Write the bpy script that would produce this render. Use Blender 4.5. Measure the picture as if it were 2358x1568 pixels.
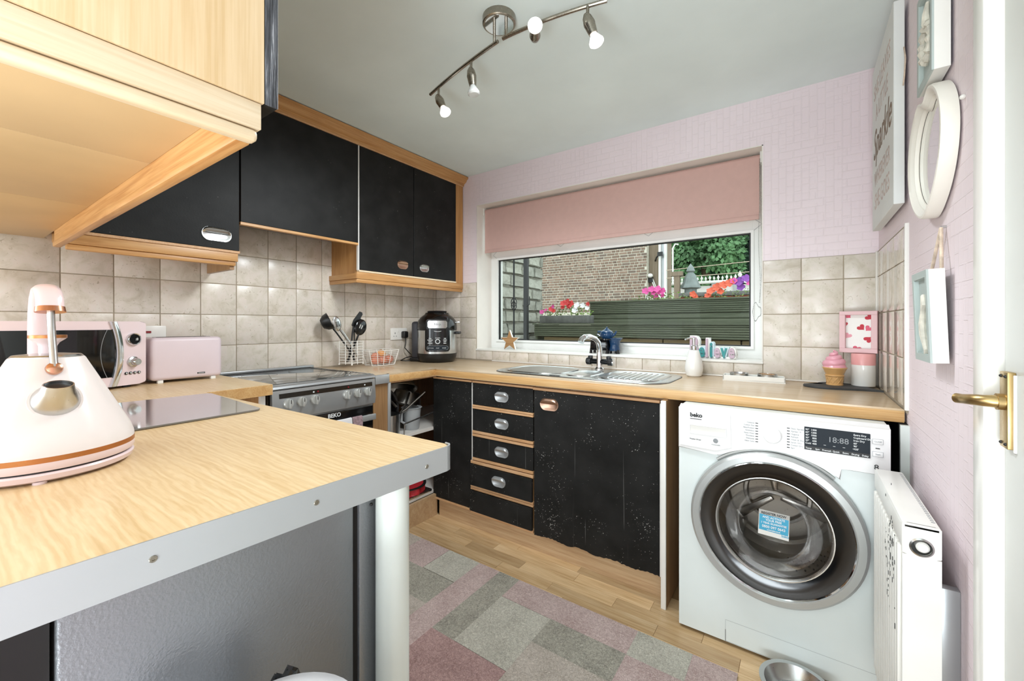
import bpy, bmesh, math, random
from mathutils import Vector, Matrix
random.seed(7)
S = bpy.context.scene
for o in list(bpy.data.objects):
    bpy.data.objects.remove(o)
C = S.collection
PI = math.pi

# ------------------------------------------------------------------ camera
cd = bpy.data.cameras.new('camera')
cd.sensor_width = 36.0
cd.lens = 952.0 / 2358.0 * 36.0
cd.shift_y = -39.0 / 2358.0
cd.clip_start = 0.02
cam = bpy.data.objects.new('camera', cd)
cam.location = (0, 0, 1.16)
cam.rotation_euler = (PI / 2, 0, math.radians(35.0))
C.objects.link(cam)
S.camera = cam

# ------------------------------------------------------------------ sky, added fill lights and spot bulbs
w = bpy.data.worlds.new('overcast_sky')
S.world = w
w.use_nodes = True
bg = w.node_tree.nodes['Background']
bg.inputs[0].default_value = (0.88, 0.95, 1.0, 1)
bg.inputs[1].default_value = 2.9


def area(name, loc, rot, sx, sy, power, col=(1, 1, 1)):
    l = bpy.data.lights.new(name, 'AREA')
    l.shape = 'RECTANGLE'
    l.size = sx
    l.size_y = sy
    l.energy = power
    l.color = col
    o = bpy.data.objects.new(name, l)
    o.location = loc
    o.rotation_euler = rot
    C.objects.link(o)
    return o


def aim(v):
    return Vector(v).to_track_quat('-Z', 'Y').to_euler()


cool = (0.86, 0.95, 1.0)
area('rear_left_fill', (-2.0, -2.4, 1.2), aim((0.35, 1, 0.1)), 1.2, 1.9, 74, cool)  # added fill light behind the camera
area('low_fill', (-0.02, -1.0, 0.30), aim((-0.42, 0.72, 0.72)), 0.8, 0.6, 37, cool)  # added unseen fill, low and tilted up to brighten the ceiling
area('upper_fill', (-0.25, -0.9, 1.35), aim((-0.2, 0.55, 0.8)), 0.8, 0.4, 8, cool)  # added weak fill behind the camera, lifts ceiling and upper walls
area('far_fill', (-0.9, -2.2, 0.4), aim((0.0, 0.75, 0.66)), 1.6, 0.8, 14, cool)  # added broad fill well behind the camera, no real lamp


def gu10(loc, axis, power):
    l = bpy.data.lights.new('spot_bulb_light', 'SPOT')
    l.energy = power
    l.spot_size = math.radians(165)
    l.spot_blend = 0.6
    l.shadow_soft_size = 0.1
    l.color = (0.90, 0.96, 1.0)
    o = bpy.data.objects.new('spot_bulb_light', l)
    o.location = loc
    o.rotation_euler = Vector(axis).to_track_quat('-Z', 'Y').to_euler()
    C.objects.link(o)


for lc in ((-1.245, 1.298, 2.04), (-1.045, 1.243, 2.035), (-0.69, 1.10, 2.115), (-0.532, 1.252, 2.04)):
    gu10(lc, (-0.25, 0.02, -1.0), 23)

S.view_settings.view_transform = 'Standard'
S.view_settings.look = 'None'
S.view_settings.exposure = -0.28
S.view_settings.gamma = 1.0
S.view_settings.use_curve_mapping = False


# ------------------------------------------------------------------ materials
def lin(c):
    if isinstance(c, str):
        c = tuple(int(c[i:i + 2], 16) / 255 for i in (0, 2, 4))
    return tuple(x / 12.92 if x <= 0.04045 else ((x + 0.055) / 1.055) ** 2.4 for x in c) + (1,)


class NT:
    def __init__(s, name):
        s.m = bpy.data.materials.new(name)
        s.m.use_nodes = True
        s.t = s.m.node_tree
        s.b = s.t.nodes['Principled BSDF']
        s.out = s.t.nodes['Material Output']

    def n(s, typ, **kw):
        x = s.t.nodes.new(typ)
        for k, v in kw.items():
            setattr(x, k, v)
        return x

    def l(s, a, b):
        s.t.links.new(a, b)

    def coord(s, scale=(1, 1, 1), kind='Object', rot=(0, 0, 0)):
        tc = s.n('ShaderNodeTexCoord')
        mp = s.n('ShaderNodeMapping')
        mp.inputs['Scale'].default_value = scale
        mp.inputs['Rotation'].default_value = rot
        s.l(tc.outputs[kind], mp.inputs[0])
        return mp.outputs[0]

    def noise(s, v, scale, detail=3, dist=0.0, rough=0.5):
        x = s.n('ShaderNodeTexNoise')
        x.inputs['Scale'].default_value = scale
        x.inputs['Detail'].default_value = detail
        x.inputs['Distortion'].default_value = dist
        x.inputs['Roughness'].default_value = rough
        s.l(v, x.inputs['Vector'])
        return x.outputs['Fac']

    def ramp(s, f, stops):
        r = s.n('ShaderNodeValToRGB')
        e = r.color_ramp.elements
        while len(e) < len(stops):
            e.new(0.5)
        for i, (p, c) in enumerate(stops):
            e[i].position = p
            e[i].color = lin(c) if isinstance(c, str) else c
        s.l(f, r.inputs[0])
        return r.outputs[0]

    def mix(s, f, a, b, mode='MIX'):
        x = s.n('ShaderNodeMix', data_type='RGBA', blend_type=mode)
        for sock, v in ((x.inputs[0], f), (x.inputs[6], a), (x.inputs[7], b)):
            if hasattr(v, 'is_output'):
                s.l(v, sock)
            else:
                sock.default_value = v
        return x.outputs[2]

    def bump(s, h, strength=0.2, dist=0.002):
        x = s.n('ShaderNodeBump')
        x.inputs['Strength'].default_value = strength
        x.inputs['Distance'].default_value = dist
        s.l(h, x.inputs['Height'])
        s.l(x.outputs[0], s.b.inputs['Normal'])

    def set(s, **kw):
        for k, v in kw.items():
            s.b.inputs[k.replace('_', ' ')].default_value = v
        return s.m


def plain(name, c, rough=0.5, metal=0.0, var=0.06, nscale=6, bump=0.0, bscale=80, coat=0.0, **kw):
    t = NT(name)
    v = t.coord()
    f = t.noise(v, nscale, 4)
    base = lin(c)
    dark = tuple(x * (1 - var * 2.2) for x in base[:3]) + (1,)
    lite = tuple(min(1, x * (1 + var * 1.2)) for x in base[:3]) + (1,)
    t.l(t.ramp(f, [(0.3, dark), (0.7, lite)]), t.b.inputs['Base Color'])
    if bump:
        t.bump(t.noise(v, bscale, 3), bump)
    t.set(Roughness=rough, Metallic=metal)
    if coat:
        t.set(Coat_Weight=coat, Coat_Roughness=0.08)
    for k, x in kw.items():
        t.b.inputs[k.replace('_', ' ')].default_value = x
    return t.m


def wood(name, dark, mid, light, axis='X', scale=1.0, rough=0.4, rnd=0.0, wave=False):
    t = NT(name)
    st = {'X': (1.2, 14, 14), 'Y': (14, 1.2, 14), 'Z': (14, 14, 1.2)}[axis]
    v = t.coord(tuple(x * scale for x in st))
    if rnd:
        oi = t.n('ShaderNodeObjectInfo')
        ad = t.n('ShaderNodeVectorMath', operation='ADD')
        cx = t.n('ShaderNodeCombineXYZ')
        mm = t.n('ShaderNodeMath', operation='MULTIPLY')
        mm.inputs[1].default_value = 40
        t.l(oi.outputs['Random'], mm.inputs[0])
        for i in range(3):
            t.l(mm.outputs[0], cx.inputs[i])
        t.l(v, ad.inputs[0])
        t.l(cx.outputs[0], ad.inputs[1])
        v = ad.outputs[0]
    f = t.noise(v, 2.2, 5, 0.9 if not wave else 2.2, 0.6)
    c = t.ramp(f, [(0.28, dark), (0.5, mid), (0.72, light)])
    st2 = {'X': (3, 120, 120), 'Y': (120, 3, 120), 'Z': (120, 120, 3)}[axis]
    f2 = t.noise(t.coord(st2), 2.0, 2)
    c = t.mix(0.35, c, t.ramp(f2, [(0.35, dark), (0.6, light)]), 'MULTIPLY' if False else 'MIX')
    if wave:
        wv = t.n('ShaderNodeTexWave', wave_type='BANDS', bands_direction='Y')
        wv.inputs['Scale'].default_value = 9.0
        wv.inputs['Distortion'].default_value = 9.0
        wv.inputs['Detail'].default_value = 3.0
        wv.inputs['Detail Scale'].default_value = 1.6
        t.l(t.coord((0.7, 3.2, 3.2)), wv.inputs['Vector'])
        c = t.mix(0.30, c, t.ramp(wv.outputs['Fac'], [(0.15, dark), (0.5, mid), (0.9, light)]))
    if rnd:
        hs = t.n('ShaderNodeHueSaturation')
        mr = t.n('ShaderNodeMapRange')
        mr.inputs[3].default_value = 1 - rnd
        mr.inputs[4].default_value = 1 + rnd
        t.l(oi.outputs['Random'], mr.inputs[0])
        t.l(mr.outputs[0], hs.inputs['Value'])
        t.l(c, hs.inputs['Color'])
        c = hs.outputs[0]
    t.l(c, t.b.inputs['Base Color'])
    t.bump(f2, 0.06, 0.001)
    t.set(Roughness=rough)
    return t.m


def black_paint(name, chips=0.05, rough=0.5):
    t = NT(name)
    v = t.coord((1, 1, 1))
    f = t.noise(v, 9, 4)
    c = t.ramp(f, [(0.3, '171716'), (0.75, '252524')])
    n1 = t.noise(t.coord((1, 1, 1)), 190, 2)
    n2 = t.noise(t.coord((1, 1, 1)), 7, 2)
    mul = t.n('ShaderNodeMath', operation='MULTIPLY_ADD')
    t.l(n2, mul.inputs[0])
    mul.inputs[1].default_value = 0.35
    t.l(n1, mul.inputs[2])
    k = t.ramp(mul.outputs[0], [(0.925 - chips, (0, 0, 0, 1)), (0.945 - chips, (1, 1, 1, 1))])
    sv = t.ramp(t.noise(t.coord((90, 90, 1.6)), 1.0, 2), [(0.73, (0, 0, 0, 1)), (0.78, (0.35, 0.35, 0.35, 1))])
    if chips > 0:
        c = t.mix(sv, c, lin('8f8f8c'))
    c = t.mix(k, c, lin('c8c6c0'))
    t.l(c, t.b.inputs['Base Color'])
    t.bump(t.noise(v, 160, 3), 0.25, 0.001)
    t.set(Roughness=rough, Specular_IOR_Level=0.16)
    return t.m


def worn_paint():
    t = NT('scuffed_black_paint')
    f = t.noise(t.coord((220, 220, 9)), 1.0, 5, 0.6, 0.7)
    t.l(t.ramp(f, [(0.42, '25262a'), (0.55, '55575c'), (0.66, 'a4a6aa')]), t.b.inputs['Base Color'])
    t.set(Roughness=0.4)
    return t.m


def tile_mat(name='beige_glazed_tile', rough=0.28, bumpy=0.05):
    t = NT(name)
    v = t.coord(kind='Object')
    oi = t.n('ShaderNodeObjectInfo')
    ad = t.n('ShaderNodeVectorMath', operation='ADD')
    t.l(t.coord(), ad.inputs[0])
    mu = t.n('ShaderNodeVectorMath', operation='SCALE')
    mu.inputs['Scale'].default_value = 7.0
    t.l(oi.outputs['Location'], mu.inputs[0])
    t.l(mu.outputs[0], ad.inputs[1])
    f = t.noise(ad.outputs[0], 16, 6, 0.6, 0.65)
    c = t.ramp(f, [(0.3, 'c2b7a6'), (0.48, 'd3cabc'), (0.56, 'd8cdc2'), (0.75, 'd9d4c8')])
    f3 = t.noise(ad.outputs[0], 60, 4, 1.5)
    k = t.ramp(f3, [(0.30, (1, 1, 1, 1)), (0.36, (0, 0, 0, 1))])
    c = t.mix(k, c, lin('b3a794'))
    hs = t.n('ShaderNodeHueSaturation')
    mr = t.n('ShaderNodeMapRange')
    mr.inputs[3].default_value = 0.94
    mr.inputs[4].default_value = 1.04
    t.l(oi.outputs['Random'], mr.inputs[0])
    t.l(mr.outputs[0], hs.inputs['Value'])
    t.l(c, hs.inputs['Color'])
    t.l(hs.outputs[0], t.b.inputs['Base Color'])
    if bumpy:
        t.bump(t.noise(v, 14, 2), bumpy, 0.002)
    t.set(Roughness=rough)
    return t.m


def wallpaper(name, plane):
    t = NT(name)
    tc = t.n('ShaderNodeTexCoord')
    sp = t.n('ShaderNodeSeparateXYZ')
    t.l(tc.outputs['Object'], sp.inputs[0])
    a = sp.outputs['X' if plane == 'XZ' else 'Y']

    def brick(swap, sc, off):
        cb = t.n('ShaderNodeCombineXYZ')
        t.l(sp.outputs['Z'] if swap else a, cb.inputs[0])
        t.l(a if swap else sp.outputs['Z'], cb.inputs[1])
        b = t.n('ShaderNodeTexBrick')
        b.inputs['Scale'].default_value = sc
        b.inputs['Mortar Size'].default_value = 0.016
        b.inputs['Mortar Smooth'].default_value = 0.4
        b.inputs['Brick Width'].default_value = 0.62
        b.inputs['Row Height'].default_value = 0.26
        b.offset = off
        t.l(cb.outputs[0], b.inputs['Vector'])
        return b.outputs['Fac']
    f1 = brick(False, 7.5, 0.37)
    f2 = brick(True, 8.7, 0.61)
    nz = t.noise(t.coord(), 5, 2)
    sel = t.ramp(nz, [(0.42, (0, 0, 0, 1)), (0.58, (1, 1, 1, 1))])
    h = t.mix(sel, f1, f2)
    big = t.noise(t.coord(), 1.7, 3)
    c = t.ramp(big, [(0.3, 'e6d6da'), (0.7, 'eee0e4')])
    c = t.mix(0.0, c, lin('ecdcdf'))
    k = t.n('ShaderNodeMath', operation='MULTIPLY')
    t.l(h, k.inputs[0])
    k.inputs[1].default_value = 0.30
    c = t.mix(k.outputs[0], c, lin('efe2e4'))
    t.l(c, t.b.inputs['Base Color'])
    fine = t.noise(t.coord(), 140, 2)
    ad = t.n('ShaderNodeMath', operation='MULTIPLY_ADD')
    t.l(fine, ad.inputs[0])
    ad.inputs[1].default_value = 0.25
    t.l(h, ad.inputs[2])
    t.bump(ad.outputs[0], 0.55, 0.003)
    t.set(Roughness=0.62)
    return t.m


def glass(name, tint=(1, 1, 1, 1), refl=0.6, rough=0.0):
    t = NT(name)
    tr = t.n('ShaderNodeBsdfTransparent')
    tr.inputs[0].default_value = tint
    gl = t.n('ShaderNodeBsdfGlossy')
    gl.inputs['Roughness'].default_value = rough
    fr = t.n('ShaderNodeFresnel')
    fr.inputs['IOR'].default_value = 1.45
    mu = t.n('ShaderNodeMath', operation='MULTIPLY')
    mu.inputs[1].default_value = refl
    t.l(fr.outputs[0], mu.inputs[0])
    mx = t.n('ShaderNodeMixShader')
    t.l(mu.outputs[0], mx.inputs[0])
    t.l(tr.outputs[0], mx.inputs[1])
    t.l(gl.outputs[0], mx.inputs[2])
    t.l(mx.outputs[0], t.out.inputs[0])
    return t.m


def metal(name, c, rough, brush=None):
    t = NT(name)
    t.b.inputs['Base Color'].default_value = lin(c)
    t.set(Metallic=1.0, Roughness=rough)
    f = t.noise(t.coord(brush or (30, 30, 30)), 8, 2)
    mr = t.n('ShaderNodeMapRange')
    mr.inputs[3].default_value = rough * 0.75
    mr.inputs[4].default_value = rough * 1.3
    t.l(f, mr.inputs[0])
    t.l(mr.outputs[0], t.b.inputs['Roughness'])
    return t.m


def fleck(name, a, b, scale=150):
    t = NT(name)
    v = t.coord()
    f = t.noise(v, scale, 5, 1.2, 0.7)
    f2 = t.noise(v, 9, 3)
    c = t.ramp(f, [(0.40, a), (0.60, b)])
    c = t.mix(0.25, c, t.ramp(f2, [(0.35, a), (0.65, b)]))
    t.l(c, t.b.inputs['Base Color'])
    t.bump(f, 0.9, 0.006)
    t.set(Roughness=0.95)
    return t.m


def random_tint(name, cols, rough=0.9, bump=0.5, bscale=60, bdist=0.004):
    t = NT(name)
    oi = t.n('ShaderNodeObjectInfo')
    v = t.coord()
    r = t.n('ShaderNodeValToRGB')
    r.color_ramp.interpolation = 'CONSTANT'
    e = r.color_ramp.elements
    while len(e) < len(cols):
        e.new(0.5)
    for i, c in enumerate(cols):
        e[i].position = i / len(cols)
        e[i].color = lin(c)
    t.l(oi.outputs['Random'], r.inputs[0])
    f = t.noise(v, 11, 4)
    c = t.mix(t.ramp(f, [(0.3, (0.25, 0.25, 0.25, 1)), (0.7, (0, 0, 0, 1))]), r.outputs[0], lin('6f6658'))
    t.l(c, t.b.inputs['Base Color'])
    t.bump(t.noise(v, bscale, 4), bump, bdist)
    t.set(Roughness=rough)
    return t.m


M = {}
M['ceil'] = plain('grey_white_ceiling_paint', 'e3eeec', 0.75, var=0.03, nscale=2.5, bump=0.3, bscale=14)
M['paper_xz'] = wallpaper('pink_embossed_wallpaper', 'XZ')
M['paper_yz'] = wallpaper('pink_embossed_wallpaper_side', 'YZ')
M['tile'] = tile_mat()
M['tile_side'] = tile_mat('beige_high_gloss_tile', 0.04, 0.0)
M['grout'] = plain('tile_grout', 'a79a86', 0.9, var=0.1)
M['white'] = plain('white_gloss_paint', 'eceae4', 0.25, var=0.02)
M['offwhite'] = plain('cream_reveal_paint', 'e6e0d8', 0.5, var=0.03)
M['upvc'] = plain('white_window_plastic', 'e9e9e5', 0.3, var=0.02)
M['gasket'] = plain('black_rubber_gasket', '141414', 0.5)
M['pane'] = glass('window_glass', (0.96, 0.99, 0.97, 1), 0.05, 0.01)
M['oak_x'] = wood('honey_oak_lengthwise', 'a06c3a', 'bc8a52', 'cc9f69', 'X')
M['oak_y'] = wood('honey_oak_across', 'a06c3a', 'bc8a52', 'cc9f69', 'Y')
M['oak_z'] = wood('honey_oak_upright', '9c6a38', 'b5834a', 'c69760', 'Z')
M['paleoak_y'] = wood('pale_oak_trim', 'd6bd98', 'e0cbaa', 'e8d8bc', 'Y')
M['paleoak_z'] = wood('pale_oak_panel', 'd0b080', 'dcc095', 'e5cda8', 'Z', 0.8)
M['top_pen'] = wood('oak_effect_worktop', 'c9a878', 'dabd90', 'e3cca6', 'X', 0.9, 0.34, wave=True)
M['top_back'] = wood('oak_effect_worktop_rear', 'c4a780', 'cfb592', 'd6c0a2', 'X', 0.6, 0.22)
M['edge_oak'] = wood('oak_effect_worktop_edge', 'b8884e', 'c99e66', 'd4b07c', 'X', 0.8, 0.4)
M['stripwood'] = wood('orange_wood_strip', 'b78758', 'c99c70', 'd4ad86', 'X')
M['walnut'] = wood('brown_oak_panel', '7d5c3a', '97724b', 'a98660', 'Z', 0.7)
M['black'] = black_paint('black_painted_wood', 0.005)
M['black_clean'] = black_paint('black_painted_wood_tidy', -0.05)
M['blackgloss'] = plain('black_gloss', '0c0c0d', 0.12, var=0.02)
M['blackmat'] = plain('black_plastic', '151516', 0.38, var=0.05)
M['darkgap'] = plain('dark_recess', '16120f', 0.9)
M['chrome'] = metal('chrome', 'd9dbdc', 0.08)
M['steel'] = metal('brushed_steel', 'c4c5c4', 0.24)
M['steel_dark'] = metal('tarnished_steel', '8d8a84', 0.3)
M['nickel'] = metal('satin_nickel', '9d968a', 0.28)
M['alu'] = plain('satin_aluminium', 'b6b9ba', 0.36, 0.55, var=0.03, nscale=3)
M['copper'] = metal('rose_copper', 'cf9a7c', 0.22)
M['coppband'] = metal('copper_band', 'bd7f50', 0.3)
M['rust'] = metal('rusty_chrome', 'c2a08a', 0.35)
M['brass'] = metal('worn_brass', 'b89d6c', 0.34)
M['washer'] = plain('white_enamel', 'dde4e2', 0.3, var=0.02)
M['washer_panel'] = plain('white_fascia_plastic', 'ecebea', 0.32, var=0.015)
M['washer_ring'] = plain('silver_plastic', 'b9bbb9', 0.3, 0.4, var=0.02)
M['dome'] = glass('porthole_glass', (0.94, 0.93, 0.92, 1), 0.35, 0.02)
M['screen'] = plain('dark_display', '20272e', 0.5, var=0.05, Specular_IOR_Level=0.2)
M['printw'] = plain('white_print', 'e4e6e6', 0.5)
M['printg'] = plain('grey_print', '8f9294', 0.5)
M['printk'] = plain('black_print', '1c1c1c', 0.5)
M['cooker'] = plain('silver_cooker_enamel', 'a9abac', 0.32, 0.6, var=0.03)
M['hob'] = plain('glass_hob', '4a4c4a', 0.04, var=0.02, coat=1.0)
M['hobline'] = plain('hob_print', '6f716f', 0.2)
M['knob'] = plain('silver_knob', 'c9cac6', 0.3, 0.5, var=0.02)
M['fridge'] = plain('grey_textured_steel', '85878a', 0.3, 0.6, var=0.05, nscale=2, bump=0.35, bscale=260)
M['leg'] = plain('white_metal_leg', 'dbe1db', 0.3, var=0.02)
M['pink'] = plain('pale_pink_enamel', 'e4d0d2', 0.22, var=0.015)
M['pinkm'] = plain('pale_pink_plastic', 'd9c9ce', 0.4, var=0.02)
M['dusty'] = plain('dusty_pink_enamel', 'c0a0a2', 0.35, var=0.03)
M['kettle'] = plain('white_pink_enamel', 'e3dcda', 0.22, var=0.01)
M['mwglass'] = plain('black_door_glass', '0e0f10', 0.05, var=0.02)
M['blind'] = plain('dusty_pink_fabric', 'cda89f', 0.85, var=0.015, nscale=30, bump=0.2, bscale=400)
M['fl'] = wood('oak_laminate_strip', 'a88358', 'c5a478', 'dabf98', 'X', 0.9, 0.32, rnd=0.2)
M['fl_base'] = plain('floor_joint', '8a6a44', 0.8)
M['plinth'] = wood('laminate_plinth', 'a88460', 'bd9c76', 'ccb08c', 'X', 1.0, 0.4)
M['rug_pink'] = fleck('rug_pink_pile', 'a98f89', 'dfcac4')
M['rug_pink2'] = fleck('rug_deep_pink_pile', '947470', 'ccaaa4')
M['rug_grey'] = fleck('rug_grey_pile', '858176', 'c5c0b0')
M['rug_light'] = fleck('rug_light_grey_pile', 'a5a093', 'dedacb')
M['rug_beige'] = fleck('rug_beige_pile', 'a59a8d', 'd8cdc1')
M['rug_base'] = fleck('rug_backing_pile', 'a0958a', 'd2c8be')
M['rad'] = plain('white_radiator_enamel', 'eceae4', 0.3, var=0.03)
M['radgap'] = plain('radiator_flute_shade', 'a9a9a2', 0.6)
M['marble'] = plain('black_marble_laminate', '1d1d1e', 0.15, var=0.5, nscale=5)
M['whitecer'] = plain('white_ceramic', 'e9e7e2', 0.12, var=0.015)
M['slate'] = plain('grey_slate', '3c3d3e', 0.65, var=0.2, nscale=14, bump=0.4)
M['icecream'] = plain('pink_glossy_plastic', 'e2a2b0', 0.25, var=0.03)
M['cone'] = plain('cone_tan_plastic', 'd6a86e', 0.35, var=0.06)
M['salmon'] = plain('salmon_pink_enamel', 'e6a4a2', 0.3, var=0.02)
M['framepink'] = plain('pink_frame_paint', 'dcb6b8', 0.45, var=0.02)
M['paperw'] = plain('white_paper', 'eeece8', 0.8, var=0.01)
M['heart_red'] = plain('red_print', 'c02a3c', 0.6)
M['heart_pink'] = plain('pink_print', 'd96078', 0.6)
M['heart_pale'] = plain('pale_pink_print', 'e09aa6', 0.6)
M['mirror'] = metal('mirror_silver', 'e9ebea', 0.02)
M['cream'] = plain('cream_plaster_frame', 'efeae0', 0.45, var=0.03)
M['signface'] = plain('pale_grey_canvas', 'dfe1de', 0.7, var=0.02)
M['framegrey'] = plain('grey_green_wood_paint', 'b4bfbb', 0.6, var=0.03)
M['rope'] = plain('beige_rope', 'd9c5b0', 0.9, var=0.15, nscale=60, bump=0.6, bscale=200)
M['shell'] = plain('driftwood_cream', 'd8d2c4', 0.8, var=0.15, nscale=40)
M['teal'] = plain('teal_paint', '2f8b8b', 0.4, var=0.06)
M['lilac'] = plain('lilac_paint', 'bfa6b4', 0.5, var=0.04)
M['paleblue'] = plain('pale_blue_paint', 'cfe3ea', 0.5, var=0.04)
M['starwood'] = wood('star_wood', '8a6238', 'a37a4c', 'b48c5e', 'X')
M['blue'] = plain('dark_blue_glaze', '1d3f63', 0.12, var=0.2)
M['peach'] = plain('peach_skin', 'd97f5e', 0.5, var=0.25, nscale=14)
M['orange'] = plain('orange_skin', 'e0913a', 0.5, var=0.1, bump=0.3, bscale=200)
M['whitewire'] = plain('white_coated_wire', 'eeebe4', 0.4)
M['towelw'] = plain('white_towel', 'e4e2e4', 0.95, bump=0.8, bscale=400)
M['towelm'] = plain('mauve_towel', '9c8488', 0.95, var=0.2, nscale=90, bump=0.8, bscale=400)
M['plasticclear'] = plain('translucent_plastic', 'ccd0d2', 0.3, var=0.05, Transmission_Weight=0.35)
M['redtin'] = plain('red_silicone', 'c8323c', 0.35)
M['bag'] = plain('black_bin_bag', '1a1b1e', 0.15, bump=0.6, bscale=40)
M['binlid'] = plain('white_bin_lid', 'e9e9ee', 0.3)
M['bulb'] = NT('frosted_lit_bulb').set(Base_Color=lin('f5f3ee'), Emission_Color=(1, 0.98, 0.94, 1), Emission_Strength=1.6, Roughness=0.4)
M['bulbclear'] = plain('clear_bulb_glass', 'd0d2d0', 0.08, var=0.02)
M['sticker'] = plain('blue_sticker', '3aa0c4', 0.5, var=0.02)
M['redled'] = plain('red_rocker', '8d1f28', 0.3)
# outdoors
M['brick'] = random_tint('old_brick', ['8a7060', '80695a', '937a6a', '75645a', '9a8274', '8c7768', '7c695e'])
M['brick_s'] = plain('old_brick_mixed', '877061', 0.9, var=0.25, nscale=8)
M['mortar'] = plain('pale_mortar', 'd2cbbb', 0.95, var=0.08)
M['stone'] = random_tint('rough_grey_stone', ['a9a99c', '9d9d92', 'b2b2a6', 'a3a499'], 0.95, 1.0, 18, 0.02)
M['deck'] = wood('green_weathered_decking', '464c3c', '585d4a', '6b6e5b', 'X', 0.5, 0.8)
M['deckb'] = wood('brown_sleeper', '574a30', '6c5c3e', '7d6c4c', 'X', 0.5, 0.8)
M['concrete'] = plain('grey_trough', '6b6a66', 0.9, var=0.12, nscale=14)
M['iron'] = plain('black_iron', '1b1b1a', 0.5)
M['leafg'] = plain('leaf_green', '6d8a38', 0.6, var=0.35, nscale=8)
M['tree_l'] = plain('tree_leaf_light', '6f9a68', 0.7, var=0.35, nscale=0.8)
M['tree_d'] = plain('tree_leaf_dark', '2f5138', 0.8, var=0.4, nscale=0.8)
M['bark'] = plain('bark', '5b4a3a', 0.9)
M['petal_red'] = plain('red_petal', 'cf3f3e', 0.6)
M['petal_pink'] = plain('magenta_petal', 'd8559a', 0.6)
M['petal_white'] = plain('white_petal', 'f2f0f2', 0.6)
M['petal_orange'] = plain('coral_petal', 'e56a4c', 0.6)
M['petal_purple'] = plain('purple_petal', '8c4aa8', 0.6)
M['redbrick'] = plain('red_brick', 'a1533f', 0.9, var=0.15, nscale=10)
M['timber'] = wood('brown_grey_cladding', '6f6251', '867664', '978776', 'Z', 0.4, 0.9)
M['parasol'] = plain('grey_parasol_cloth', '7f8784', 0.9, var=0.12, nscale=6)
M['ground'] = plain('patio_ground', '8a8676', 0.95, var=0.15)
M['roof'] = plain('dark_roof_edge', '3e4244', 0.8)


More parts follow.
